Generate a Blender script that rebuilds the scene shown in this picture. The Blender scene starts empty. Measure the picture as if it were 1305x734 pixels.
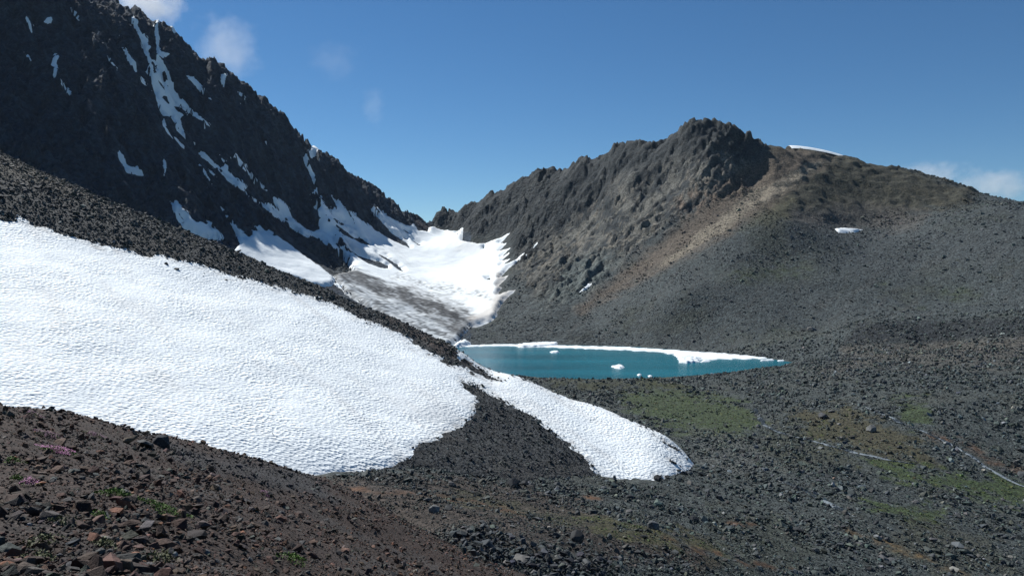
import bpy, bmesh, math, random
import numpy as np
from mathutils import Matrix, Vector

# ------------------------------------------------------------------ camera, sky, sun, exposure
SC = bpy.context.scene
COL = SC.collection
LAKE_Z = 0.0
EYE = 40.0                      # eye height above the tarn (m)
FPX, CU, CV, HORIZON = 1000.0, 652.5, 367.0, 345.0
PITCH = math.atan((CV - HORIZON) / FPX)
cam_d = bpy.data.cameras.new("camera"); cam = bpy.data.objects.new("camera", cam_d); COL.objects.link(cam)
cam_d.sensor_fit = 'HORIZONTAL'; cam_d.sensor_width = 36.0; cam_d.lens = 36.0 * FPX / 1305.0
cam_d.clip_start = 0.1; cam_d.clip_end = 30000.0
cam.location = (0, 0, EYE); cam.rotation_euler = (math.pi / 2 - PITCH, 0, 0)
SC.camera = cam

SUN_EL = math.radians(44.5)
SUN_H = np.array([-0.70, 0.714]); SUN_H /= np.linalg.norm(SUN_H)      # plan direction towards the sun
w = bpy.data.worlds.new("World"); SC.world = w; w.use_nodes = True
nt = w.node_tree; nt.nodes.clear()
sky = nt.nodes.new("ShaderNodeTexSky"); sky.sky_type = 'NISHITA'; sky.sun_disc = False
sky.sun_elevation = SUN_EL; sky.sun_rotation = math.atan2(SUN_H[0], SUN_H[1])
sky.altitude = 2500.0; sky.air_density = 1.0; sky.dust_density = 0.08; sky.ozone_density = 2.2
bg = nt.nodes.new("ShaderNodeBackground"); bg.inputs['Strength'].default_value = 0.068
ow = nt.nodes.new("ShaderNodeOutputWorld")
hs = nt.nodes.new("ShaderNodeHueSaturation"); hs.inputs['Saturation'].default_value = 1.22; hs.inputs['Value'].default_value = 1.0
nt.links.new(sky.outputs[0], hs.inputs['Color']); gm = nt.nodes.new("ShaderNodeVectorMath"); gm.operation = 'MULTIPLY'; gm.inputs[1].default_value = (.84, .94, .96)
nt.links.new(hs.outputs[0], gm.inputs[0]); nt.links.new(gm.outputs[0], bg.inputs[0]); nt.links.new(bg.outputs[0], ow.inputs[0])
sd = bpy.data.lights.new("sun", 'SUN'); sd.energy = 5.0; sd.angle = math.radians(0.53); sd.color = (1.0, 0.98, 0.935)
sun = bpy.data.objects.new("sun", sd); COL.objects.link(sun)
to_sun = Vector((SUN_H[0] * math.cos(SUN_EL), SUN_H[1] * math.cos(SUN_EL), math.sin(SUN_EL)))
sun.rotation_euler = (-to_sun).to_track_quat('-Z', 'Y').to_euler(); sun.location = (-300, 300, 500)
vs = SC.view_settings
vs.view_transform = 'Standard'; vs.look = 'None'; vs.exposure = 0.40; vs.gamma = 1.0; vs.use_curve_mapping = False
SC.cycles.use_denoising = True
SC.cycles.max_bounces = 6; SC.cycles.diffuse_bounces = 3; SC.cycles.volume_bounces = 2
SC.cycles.volume_step_rate = 1.0; SC.cycles.sample_clamp_indirect = 4.0

# ------------------------------------------------------------------ numeric helpers
CP, SP_ = math.cos(PITCH), math.sin(PITCH)
def P(u, v, d):
    """a point seen at (u, v) of the photograph, d metres ahead"""
    a, c = (u - CU) / FPX, (CV - v) / FPX
    yw, zw = CP + SP_ * c, -SP_ + CP * c
    t = d / yw
    return (a * t, d, zw * t + EYE)
def project(x, y, z):
    z = z - EYE
    f = CP * y - SP_ * z; c = SP_ * y + CP * z
    f = np.where(np.abs(f) < .05, .05, f)
    return CU + FPX * x / f, CV - FPX * c / f

def _hash(ix, iy, seed):
    h = (ix.astype(np.int64) * 374761393 + iy.astype(np.int64) * 668265263 + seed * 1442695041) & 0xffffffff
    h = ((h ^ (h >> 13)) * 1274126177) & 0xffffffff
    h = ((h ^ (h >> 16)) * 2246822519) & 0xffffffff
    return (h ^ (h >> 15)) & 0xffffffff
def perlin(x, y, seed=0):
    xf = np.floor(x); yf = np.floor(y); fx = x - xf; fy = y - yf
    xi = xf.astype(np.int64); yi = yf.astype(np.int64)
    sx = fx * fx * fx * (fx * (fx * 6 - 15) + 10); sy = fy * fy * fy * (fy * (fy * 6 - 15) + 10)
    def g(dx, dy):
        a = _hash(xi + dx, yi + dy, seed) * (2 * math.pi / 4294967296.0)
        return np.cos(a) * (fx - dx) + np.sin(a) * (fy - dy)
    n0 = g(0, 0) * (1 - sx) + g(1, 0) * sx
    n1 = g(0, 1) * (1 - sx) + g(1, 1) * sx
    return (n0 * (1 - sy) + n1 * sy) * 1.41
def fbm(x, y, octv=4, seed=0, gain=.5, lac=2.03):
    s = 0; a = 1.0
    for o in range(octv):
        s = s + a * perlin(x + 17.3 * o, y - 9.1 * o, seed + o * 31); x = x * lac; y = y * lac; a *= gain
    return s
def ridged(x, y, octv=4, seed=0, gain=.5, lac=2.07):
    s = 0; a = 1.0
    for o in range(octv):
        s = s + a * (1 - 2 * np.abs(perlin(x + 7.7 * o, y + 3.1 * o, seed + o * 17))); x = x * lac; y = y * lac; a *= gain
    return s
def voronoi(x, y, seed=0):
    """F1 and a cell value"""
    xf = np.floor(x); yf = np.floor(y); best = np.full(x.shape, 9.0); val = np.zeros(x.shape)
    for dx in (-1, 0, 1):
        for dy in (-1, 0, 1):
            cx = (xf + dx).astype(np.int64); cy = (yf + dy).astype(np.int64)
            h1 = _hash(cx, cy, seed) / 4294967296.0; h2 = _hash(cx, cy, seed + 77) / 4294967296.0
            d = (xf + dx + h1 - x) ** 2 + (yf + dy + h2 - y) ** 2
            m = d < best; best = np.where(m, d, best); val = np.where(m, _hash(cx, cy, seed + 191) / 4294967296.0, val)
    return np.sqrt(best), val
def facet(x, y, seed, tilt=1.0):
    """angular blocks: every cell a tilted plane of its own"""
    xf = np.floor(x); yf = np.floor(y); best = np.full(x.shape, 9.0); val = np.zeros(x.shape)
    for dx in (-1, 0, 1):
        for dy in (-1, 0, 1):
            cx = (xf + dx).astype(np.int64); cy = (yf + dy).astype(np.int64)
            h1 = _hash(cx, cy, seed) / 4294967296.0; h2 = _hash(cx, cy, seed + 77) / 4294967296.0
            ex = x - (xf + dx + h1); ey = y - (yf + dy + h2); d = ex * ex + ey * ey; m = d < best
            a = _hash(cx, cy, seed + 191) * (6.2832 / 4294967296.0); c = _hash(cx, cy, seed + 291) / 4294967296.0 - .5
            best = np.where(m, d, best); val = np.where(m, c + tilt * (np.cos(a) * ex + np.sin(a) * ey), val)
    return val
def sstep(a, b, x):
    t = np.clip((x - a) / (b - a), 0, 1); return t * t * (3 - 2 * t)
def mix(a, b, t): return a + (b - a) * t

class RBF:
    """multiquadric surface through scattered points"""
    def __init__(s, pts, c):
        p = np.array(pts, float); s.xy = p[:, :2]; s.c2 = c * c; n = len(p)
        s.mu = s.xy.mean(0); s.sc = 200.0
        A = np.zeros((n + 3, n + 3)); d2 = ((s.xy[:, None] - s.xy[None]) ** 2).sum(2)
        A[:n, :n] = -np.sqrt(d2 + s.c2); q = (s.xy - s.mu) / s.sc
        A[:n, :n] += np.eye(n) * -0.02
        A[:n, n] = 1; A[:n, n + 1:] = q; A[n, :n] = 1; A[n + 1:, :n] = q.T
        b = np.zeros(n + 3); b[:n] = p[:, 2]; s.w = np.linalg.solve(A, b); s.n = n
    def __call__(s, x, y):
        sh = x.shape; x = x.ravel(); y = y.ravel(); n = s.n
        out = s.w[n] + s.w[n + 1] * (x - s.mu[0]) / s.sc + s.w[n + 2] * (y - s.mu[1]) / s.sc
        for i in range(n):
            out = out - s.w[i] * np.sqrt((x - s.xy[i, 0]) ** 2 + (y - s.xy[i, 1]) ** 2 + s.c2)
        return out.reshape(sh)

def parse(t): return [tuple(float(q) for q in p.split(',')) for p in t.split()]
def sdpoly(u, v, poly):
    """signed distance to a polygon, positive inside"""
    best = np.full(u.shape, 1e18); inside = np.zeros(u.shape, bool); n = len(poly)
    for i in range(n):
        x0, y0 = poly[i]; x1, y1 = poly[(i + 1) % n]
        ex, ey = x1 - x0, y1 - y0; L = ex * ex + ey * ey + 1e-9
        t = np.clip(((u - x0) * ex + (v - y0) * ey) / L, 0, 1)
        best = np.minimum(best, (u - x0 - ex * t) ** 2 + (v - y0 - ey * t) ** 2)
        if y0 != y1:
            cr = ((y0 > v) != (y1 > v)) & (u < (x1 - x0) * (v - y0) / (y1 - y0) + x0); inside ^= cr
    d = np.sqrt(best); return np.where(inside, d, -d)
def blur(z, n=1):
    for _ in range(n):
        p = np.pad(z, 1, mode='edge')
        z = (p[:-2, 1:-1] + p[2:, 1:-1] + p[1:-1, :-2] + p[1:-1, 2:] + 4 * z) / 8
        p = np.pad(z, 1, mode='edge')
        z = (p[:-2, :-2] + p[2:, 2:] + p[2:, :-2] + p[:-2, 2:] + 4 * z) / 8
    return z

# ------------------------------------------------------------------ the shape of the land
FAR = parse("""
150,0,700 -10,-110,650 -150,-190,600 220,30,715 300,100,745 345,130,765 400,180,790 470,230,815 545,283,850 500,252,830 520,267,840 535,277,846
-150,190,480 0,190,480 100,240,490 200,285,510 300,322,520 400,362,520 460,388,500 520,415,470 560,436,440
-80,60,570 60,100,560 180,150,590 100,30,640 250,200,615 330,260,640 300,180,665 380,270,680 420,250,735 460,290,735 500,290,770
370,310,600 430,335,600 470,350,605 500,330,680 540,310,770
550,286,850 570,292,830 590,293,810 600,330,720 570,350,660 620,340,690 560,375,590 600,380,580 590,410,510 560,425,460 545,352,655 610,415,505 630,400,525
640,390,545 640,360,610 655,330,670
551,278,865 570,266,845 594,261,825 619,248,800 640,243,782 656,234,770 668,224,760 698,210,740 740,200,705 790,180,675 830,175,655 880,152,625 930,158,612 975,180,610 1030,191,620 1075,199,620 1150,214,610 1220,233,590 1290,252,560 1400,282,520 1550,320,480
650,280,735 700,300,670 690,250,715 760,260,660 800,270,600 760,330,560 850,230,610 900,230,575 860,300,545 950,230,580 1000,230,568
960,280,510 1020,260,535 1000,285,495 1085,294,515 1150,285,515 1100,250,560 1200,260,540 1200,280,490 1305,268,470 1420,280,440
690,400,490 740,400,480 800,350,515 740,360,530 870,380,435 950,330,470 1000,380,425 1000,330,470 1100,350,440 1150,330,455 1250,330,430 1305,350,400 1450,360,380
600,437,440 650,436,436 700,437,430 780,439,422 850,444,405 910,449,390 960,455,364 1015,462,342
880,420,415 950,420,400 1050,420,385 1105,411,358 1200,405,346 1310,401,322 1100,395,398 1200,388,392 1310,380,372 1110,437,336 1200,437,326 1310,432,302 1080,450,330 1150,450,300
1450,400,350 1450,450,280
1200,480,250 1305,500,215 1305,560,188 1450,520,200
690,481,297 760,484,288 830,483,288 900,478,296 960,472,310 1000,467,326
720,500,262 870,500,262 900,540,208 970,535,214 1000,560,190 1100,520,214 1200,530,200 1140,588,168 1240,590,172 1305,620,162
1450,600,170 1450,734,118
880,600,148 840,620,134 765,612,128 900,650,120 1000,640,130 1100,650,128 1200,650,138 1000,734,92 1100,734,102 1305,734,112 900,734,80
660,618,114 540,602,108 460,603,102 400,600,101 740,660,92 740,734,62 830,690,84 640,680,67 575,695,60 700,700,66 820,734,70 600,640,92 500,625,85
""")
far_pts = [P(*p) for p in FAR]
far_pts += [(-180, 430, -8), (-260, 420, 30), (-90, 380, -6), (-40, 330, -8), (-140, 300, 0), (-60, 240, -6), (0, 300, -7), (40, 330, -7), (-8, 380, -7),
            (60, 360, -7), (100, 350, -6), (20, 270, -4), (-330, 300, 60), (-120, 200, 0), (-100, 100, 0), (-60, 60, 14), (-150, 140, 10),
            (100, 330, -5), (60, 320, -7), (-5, 420, -3),
            (20, 60, 14), (40, 60, 5), (70, 60, -2), (120, 80, -6), (10, 30, 26), (50, 20, 10), (200, 100, -8), (-40, 20, 30), (0, 45, 20), (-20, 70, 13),
            (-430, 900, 150), (-300, 960, 120), (-150, 990, 20), (-520, 760, 230), (-80, 1060, 10), (60, 980, 50), (200, 880, 80), (300, 800, 90), (420, 740, 60), (560, 640, 40)]
RIDGE = [(q, i) for i, q in enumerate(FAR) if (i < 12 or 551 <= q[0] <= 1300) and q[1] < 290 and (i < 12 or i in range(FAR.index((551.0, 278.0, 865.0)), FAR.index((551.0, 278.0, 865.0)) + 19))]
for q, i in RIDGE:
    x, y, z = P(*q); sx = 8 if i > 11 else -14
    far_pts += [(x + sx, y + 26, z - 15), (x + sx * 2.5, y + 75, z - 48)]
for it in range(3):                                   # keep the skyline where the photograph has it
    far_rbf = RBF(far_pts, 10.0)
    for q, i in RIDGE:
        d_ = np.arange(q[2] - 130, q[2] + 120, 5.0); x_ = (q[0] - CU) / FPX * d_; z_ = far_rbf(x_, d_); _, vv = project(x_, d_, z_)
        lim = q[1] + (4.0 if i > 11 else 6.0); far_pts[i] = far_pts[i][:2] + (far_pts[i][2] + (vv.min() - lim) * q[2] / FPX * .8,)
far_rbf = RBF(far_pts, 10.0)

SPUR = parse("""
-150,120,160 0,195,142 100,240,150 200,281,158 300,321,168 400,363,178 500,405,188 560,435,196 586,449,199
616,469,194 653,478,188 696,497,182 727,510,178 770,521,172 806,539,165 843,555,157 868,572,151 885,597,145
-100,285,100 0,285,113 150,320,124 299,354,140 432,394,158 522,437,168 572,468,165 600,480,166 640,487,172
-100,420,72 0,420,80 150,430,92 300,430,115 420,470,128 520,520,132 600,515,142 586,485,158
-100,530,50 0,530,57 100,560,64 200,575,73 300,580,87 400,597,100 470,597,108 530,580,117 560,560,126
635,506,158 672,524,152 700,543,146 733,570,140 766,605,133 650,550,140 640,590,121 580,585,118 700,590,127 800,600,140 835,617,136 760,550,158
""")
spur_pts = [P(*p) for p in SPUR]
def on_plane(u, v):                                   # one even slope carries the scree and both snowfields
    x, y, z = P(u, v, 1.0); z -= EYE; return -49.5 / (z + .359 * x - .1555 * y)
for i, q in enumerate(SPUR):
    d = on_plane(q[0], q[1]); k = 1.0 if q[0] < 600 else .8
    SPUR[i] = (q[0], q[1], d * k + q[2] * (1 - k)); spur_pts[i] = P(*SPUR[i])
for p in SPUR[:18]:
    x, y, z = P(*p); spur_pts.append((x + 10, y + 26, z - 17)); spur_pts.append((x + 25, y + 60, z - 42))
spur_pts += [(P(400, 640, 90)[0], 90, P(400, 640, 90)[2] - 2), (-30, 50, 18), (-60, 60, 26), (-90, 75, 36), (-22, 70, 12), (-8, 92, 4), (8, 100, 0), (20, 108, -4), (34, 122, -9), (46, 138, -12), (52, 160, -14), (45, 185, -14), (58, 130, -16), (30, 95, -10), (10, 80, -2), (60, 60, -20), (70, 200, -22)]
spur_rbf = RBF(spur_pts, 6.0)

NEAR = parse("""
-200,734,4.6 0,734,4.5 100,734,4.8 200,734,5.4 280,734,6.6 350,734,8.8 450,734,15 560,734,28 640,734,45
-150,640,8 0,640,8 120,640,9 220,640,11.5 350,680,15.5 350,640,27 450,680,29 450,640,47 500,700,30 560,690,56
-150,500,20 0,560,14 100,580,16 200,590,20.5 280,610,23 -60,506,21 0,518,22 50,526,24 100,541,26.5 150,556,29 200,560,31 250,573,34 300,585,40 350,602,50 400,606,66
""")
near_pts = [P(*p) for p in NEAR]
for p in NEAR[-9:]:
    x, y, z = P(*p); near_pts.append((x - 4, y + 3, z - 2.6)); near_pts.append((x - 12, y + 9, z - 8.5))
near_pts += [(0, 0, EYE - 1.72), (-2, 2, EYE - 1.6), (-8, 0, EYE - .8), (-20, 0, EYE + 2), (-20, 10, EYE + .5), (-10, -8, EYE + .4), (3, 3, EYE - 2.8), (3, 8, EYE - 4.2), (8, 2, EYE - 4.8),
             (8, 14, EYE - 8.5), (20, 5, EYE - 12), (14, 30, EYE - 18), (30, 20, EYE - 23), (10, 55, EYE - 25), (-5, 75, EYE - 30), (-15, 85, EYE - 32), (3, -8, EYE - 1.4), (-30, 26, EYE - 8), (-30, 60, EYE - 24), (-50, 50, EYE - 24), (-40, 80, EYE - 34), (25, 50, EYE - 34)]
near_rbf = RBF(near_pts, 1.5)

def rot(x, y, ang):
    c, s = math.cos(ang), math.sin(ang); return x * c + y * s, -x * s + y * c
def crag_w(x, y, z):
    """how rocky the far land is: left face, right crag, elsewhere loose scree"""
    u, v = project(x, y, z)
    left = sstep(-15, 12, sdpoly(u, v, LEFT_FACE) + 6 * fbm(x / 30, y / 30, 2, 5))
    right = sstep(-12, 12, sdpoly(u, v, RIGHT_CRAG) + 8 * fbm(x / 25, y / 25, 2, 6))
    return left, right
LEFT_FACE = parse("-400,-400 100,-300 600,100 552,286 520,288 470,300 440,300 452,345 425,340 380,300 330,300 300,310 230,290 150,290 -400,200")
RIGHT_CRAG = parse("549,270 600,230 880,120 985,170 940,245 880,270 820,310 745,370 700,390 660,350 650,300 610,305 590,296 560,290")
HILL = parse("985,178 1080,190 1250,240 1230,262 1130,275 1000,280 960,262")
def _lv(u, v):
    a, c = (u - CU) / FPX, (CV - v) / FPX; t = -EYE / (-SP_ + CP * c); return (a * t, (CP + SP_ * c) * t)
LAKE = [_lv(*q) for q in parse("572,441 640,438 720,439.5 800,441.5 860,445.5 920,450 980,457 1016,462.5 1008,466 960,472 900,478 830,481.5 760,483.5 690,481 640,478 580,470 530,455 545,444")]
def far_height(x, y, detail=True):
    z = far_rbf(x, y)
    near_l = (x > -130) & (x < 200) & (y > 230) & (y < 480)
    if near_l.any():
        d = sdpoly(x[near_l], y[near_l], LAKE) + 1.6 * fbm(x[near_l] / 9, y[near_l] / 9, 3, 57); zz = z[near_l]
        bed = -.35 - .12 * np.clip(d, 0, 40); shore = np.maximum(zz, .25 + .03 * np.clip(-d, 0, 25))
        z = z.copy(); z[near_l] = np.where(d > -25, mix(mix(zz, shore, sstep(25, 8, -d)), bed, sstep(-1.5, 2.0, d)), zz)
    zb = z
    if not detail: return z
    L, R = crag_w(x, y, z)
    u, v = project(x, y, z)
    # ribs and gullies of the left face run down to the right
    wx = x + 9 * fbm(x / 60, y / 60, 2, 41); wy = y + 9 * fbm(x / 60, y / 60, 2, 42)
    uw = u + 8 * fbm(x / 40, y / 40, 2, 41); vw = v + 8 * fbm(x / 40, y / 40, 2, 42)
    s, t = rot(wx, wy, math.radians(-52)); gs = (.65 * uw + .76 * vw) * .72; gt = (.76 * uw - .65 * vw) * .72      # gullies slant down to the right
    jx = .35 * fbm(x / 11, y / 11, 2, 43); jy = .35 * fbm(x / 11, y / 11, 2, 44)
    rib = ridged(t / 75, s / 280, 2, 3) * 5 + ridged(gt / 30, gs / 220, 2, 8) * 3.4 + facet(gt / 9 + jx, gs / 30 + jy, 35) * 3.0 + facet(t / 17 + jx, s / 44 + jy, 5) * 5 + facet(t / 7.5 + jx, s / 16 + jy, 15) * 3.2 + facet(t / 3.6, s / 6 + jy, 25) * 2.0 + fbm(x / 3, y / 3, 2, 19) * .5
    z = z + L * (rib - 4.6)
    s2 = (.75 * uw - .66 * vw) * .62; t2 = (.66 * uw + .75 * vw) * .62    # strata slant down to the left
    rr = ridged(t2 / 55, s2 / 190, 2, 23) * 1.3 + facet(s2 / 46 + jx, t2 / 13 + jy, 9) * 2.8 + facet(s2 / 20 + jx, t2 / 6 + jy, 10) * 2.5 + facet(s2 / 9, t2 / 3.4 + jx, 11) * 1.9 + facet(s2 / 4, t2 / 2.2, 12) * 1.1
    z = z + R * (rr - .5)
    hill = sstep(-10, 10, sdpoly(u, v, HILL)); z = z + hill * (ridged(x / 26, y / 26, 4, 55) * 1.8 + fbm(x / 6, y / 6, 3, 56) * .8)
    loose = (1 - np.maximum(L, R))
    dist = np.hypot(x, y)
    z = z + loose * (fbm(x / 34, y / 34, 3, 61) * .9 + fbm(x / 7, y / 7, 3, 65) * .28) * sstep(40, 160, dist) * sstep(-.3, 4, z)
    z = z + loose * fbm(x / 2.3, y / 2.3, 2, 69) * .12
    return z
def spur_height(x, y):
    return spur_rbf(x, y) + fbm(x / 16, y / 16, 3, 71) * .35 + fbm(x / 3, y / 3, 3, 75) * .13
def near_height(x, y):
    r = np.hypot(x, y)
    return near_rbf(x, y) + (fbm(x / 6, y / 6, 3, 81) * .16 + fbm(x / 1.3, y / 1.3, 3, 85) * .05) * sstep(1.0, 6.0, r)

# ------------------------------------------------------------------ mesh helpers
def link(o): COL.objects.link(o); return o
def faces_obj(name, V, F, m, smooth=True, colors=None, attrs=None):
    me = bpy.data.meshes.new(name); V = np.ascontiguousarray(V, np.float32); F = np.asarray(F, np.int32); k = F.shape[1]
    me.vertices.add(len(V)); me.vertices.foreach_set("co", V.ravel())
    me.loops.add(F.size); me.loops.foreach_set("vertex_index", F.ravel())
    me.polygons.add(len(F)); me.polygons.foreach_set("loop_start", np.arange(0, F.size, k, dtype=np.int32))
    if smooth: me.polygons.foreach_set("use_smooth", np.ones(len(F), bool))
    me.update(calc_edges=True)
    if colors is not None:
        a = me.attributes.new("tint", 'FLOAT_COLOR', 'POINT'); c = np.ones((len(V), 4), np.float32); c[:, :3] = colors; a.data.foreach_set("color", c.ravel())
    for k_, arr in (attrs or {}).items():
        a = me.attributes.new(k_, 'FLOAT', 'POINT'); a.data.foreach_set("value", np.ascontiguousarray(arr, np.float32))
    if m is not None: me.materials.append(m)
    return link(bpy.data.objects.new(name, me))
def grid_faces(n, m, keep=None):
    i = np.arange(n * m).reshape(n, m)
    F = np.stack([i[:-1, :-1], i[:-1, 1:], i[1:, 1:], i[1:, :-1]], -1)
    return F.reshape(-1, 4) if keep is None else F[keep]
def grid_obj(name, X, Y, Z, m, keep=None, colors=None, attrs=None, smooth=True):
    n, k = X.shape; F = grid_faces(n, k, keep); V = np.stack([X.ravel(), Y.ravel(), Z.ravel()], -1)
    C = None if colors is None else colors.reshape(-1, 3)
    A = {q: a.ravel() for q, a in (attrs or {}).items()}
    if keep is not None:
        used = np.unique(F); rm = np.full(n * k, -1, np.int64); rm[used] = np.arange(len(used)); F = rm[F]; V = V[used]
        C = None if C is None else C[used]; A = {q: a[used] for q, a in A.items()}
    if len(F) == 0: return None
    # wind so that normals look up
    a, b, c = V[F[0, 0]], V[F[0, 1]], V[F[0, 2]]
    if np.cross(b - a, c - a)[2] < 0: F = F[:, ::-1]
    return faces_obj(name, V, F, m, smooth, C, A)
def tag(o, label=None, cat=None, group=None, kind=None):
    if label: o['label'] = label
    if cat: o['category'] = cat
    if group: o['group'] = group
    if kind: o['kind'] = kind
    return o

# ------------------------------------------------------------------ materials
def newmat(name):
    m = bpy.data.materials.new(name); m.use_nodes = True; n = m.node_tree
    b = n.nodes["Principled BSDF"]; return m, n, b
def nd(n, t, **kw):
    x = n.nodes.new(t)
    for k, v in kw.items():
        if k in x.inputs: x.inputs[k].default_value = v
        else: setattr(x, k, v)
    return x
def ground_mat(name, scale, bump=1.0, dist=1.0, rough=.92, instancer=False, var=.35):
    m, n, b = newmat(name); L = n.links.new
    b.inputs['Roughness'].default_value = rough; b.inputs['Specular IOR Level'].default_value = .25
    at = nd(n, 'ShaderNodeAttribute', attribute_name='tint')
    geo = nd(n, 'ShaderNodeNewGeometry')
    vo = nd(n, 'ShaderNodeTexVoronoi', Scale=1.0 / scale); L(geo.outputs['Position'], vo.inputs['Vector'])
    no = nd(n, 'ShaderNodeTexNoise', Scale=.35 / scale, Detail=8.0, Roughness=.68); L(geo.outputs['Position'], no.inputs['Vector'])
    # each stone of the ground has its own lightness
    mr = nd(n, 'ShaderNodeMapRange'); mr.inputs[3].default_value = 1 - var; mr.inputs[4].default_value = 1 + var * 1.3
    sx = nd(n, 'ShaderNodeSeparateXYZ'); L(vo.outputs['Color'], sx.inputs[0]); L(sx.outputs[0], mr.inputs[0])
    mr2 = nd(n, 'ShaderNodeMapRange'); mr2.inputs[1].default_value = .3; mr2.inputs[2].default_value = .7; mr2.inputs[3].default_value = .7; mr2.inputs[4].default_value = 1.3
    L(no.outputs[0], mr2.inputs[0])
    mu = nd(n, 'ShaderNodeMath', operation='MULTIPLY'); L(mr.outputs[0], mu.inputs[0]); L(mr2.outputs[0], mu.inputs[1])
    vm = nd(n, 'ShaderNodeVectorMath', operation='SCALE'); L(at.outputs['Color'], vm.inputs[0]); L(mu.outputs[0], vm.inputs['Scale']); mr2.inputs[3].default_value *= .84; mr2.inputs[4].default_value *= .84
    L(vm.outputs[0], b.inputs['Base Color'])
    ad = nd(n, 'ShaderNodeMath', operation='MULTIPLY_ADD'); ad.inputs[1].default_value = -.6; L(vo.outputs['Distance'], ad.inputs[0]); no_ = nd(n, 'ShaderNodeMath', operation='MULTIPLY'); no_.inputs[1].default_value = 1.9; L(no.outputs[0], no_.inputs[0]); L(no_.outputs[0], ad.inputs[2])
    bu = nd(n, 'ShaderNodeBump', Strength=bump, Distance=dist); L(ad.outputs[0], bu.inputs['Height']); L(bu.outputs[0], b.inputs['Normal'])
    return m
M = {}
M['mountain'] = ground_mat('mountain_rock', 2.2, 1.0, 1.6, var=.35)
M['scree'] = ground_mat('far_scree', .9, .9, .45, var=.5)
M['floor'] = ground_mat('moraine', .5, .9, .25, var=.5)
M['spur'] = ground_mat('spur_scree', .45, .9, .25, var=.5)
M['near'] = ground_mat('brown_rubble', .06, .9, .04, var=.5)
def snow_mat(name, cup, bump, dist, tint=True):
    m, n, b = newmat(name); L = n.links.new
    b.inputs['Roughness'].default_value = .75; b.inputs['Specular IOR Level'].default_value = .2
    at = nd(n, 'ShaderNodeAttribute', attribute_name='tint'); geo = nd(n, 'ShaderNodeNewGeometry')
    no = nd(n, 'ShaderNodeTexNoise', Scale=1.0 / cup, Detail=3.0, Roughness=.5); L(geo.outputs['Position'], no.inputs['Vector'])
    no2 = nd(n, 'ShaderNodeTexNoise', Scale=.12 / cup, Detail=4.0, Roughness=.6); L(geo.outputs['Position'], no2.inputs['Vector'])
    mr = nd(n, 'ShaderNodeMapRange'); mr.inputs[1].default_value = .3; mr.inputs[2].default_value = .7; mr.inputs[3].default_value = .93; mr.inputs[4].default_value = 1.03; L(no2.outputs[0], mr.inputs[0])
    vm = nd(n, 'ShaderNodeVectorMath', operation='SCALE'); L(at.outputs['Color'], vm.inputs[0]); L(mr.outputs[0], vm.inputs['Scale']); L(vm.outputs[0], b.inputs['Base Color'])
    bu = nd(n, 'ShaderNodeBump', Strength=bump, Distance=dist); L(no.outputs[0], bu.inputs['Height']); L(bu.outputs[0], b.inputs['Normal'])
    return m
M['snow_far'] = snow_mat('old_snow', 5.0, .35, 1.2)
def cup_mat():
    m = snow_mat('cupped_snow', .55, .0, .1); n = m.node_tree; L = n.links.new; b = n.nodes['Principled BSDF']
    geo = nd(n, 'ShaderNodeNewGeometry'); w_ = nd(n, 'ShaderNodeTexNoise', Scale=1.1, Detail=2.0); L(geo.outputs['Position'], w_.inputs['Vector'])
    vm = nd(n, 'ShaderNodeVectorMath', operation='MULTIPLY_ADD'); vm.inputs[1].default_value = (.5, .5, .5); L(w_.outputs['Color'], vm.inputs[0]); L(geo.outputs['Position'], vm.inputs[2])
    mp = nd(n, 'ShaderNodeMapping'); mp.inputs['Rotation'].default_value = (0, 0, .7); mp.inputs['Scale'].default_value = (1.0, 1.25, 1.0); L(vm.outputs[0], mp.inputs[0])
    vo = nd(n, 'ShaderNodeTexVoronoi', Scale=1.75); vo.feature = 'SMOOTH_F1'; vo.inputs['Smoothness'].default_value = .25; L(mp.outputs[0], vo.inputs['Vector'])
    big = nd(n, 'ShaderNodeTexNoise', Scale=.09, Detail=3.0); L(geo.outputs['Position'], big.inputs['Vector'])
    amp = nd(n, 'ShaderNodeMapRange'); amp.inputs[1].default_value = .35; amp.inputs[2].default_value = .65; amp.inputs[3].default_value = .55; amp.inputs[4].default_value = 1.25; L(big.outputs[0], amp.inputs[0])
    mu = nd(n, 'ShaderNodeMath', operation='MULTIPLY'); L(vo.outputs['Distance'], mu.inputs[0]); L(amp.outputs[0], mu.inputs[1])
    bu = nd(n, 'ShaderNodeBump', Strength=1.0, Distance=.20); L(mu.outputs[0], bu.inputs['Height']); L(bu.outputs[0], b.inputs['Normal']); return m
M['snow_near'] = cup_mat()

def ones(X, c): return np.broadcast_to(np.array(c, float), X.shape + (3,)).copy()
def paint(C, w, c): C += (np.array(c, float) - C) * w[..., None]
def umask(u, v, poly, soft, warp=None):
    d = sdpoly(u, v, poly if isinstance(poly, list) else parse(poly))
    if warp is not None: d = d + warp
    return sstep(-soft, soft, d)
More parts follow.
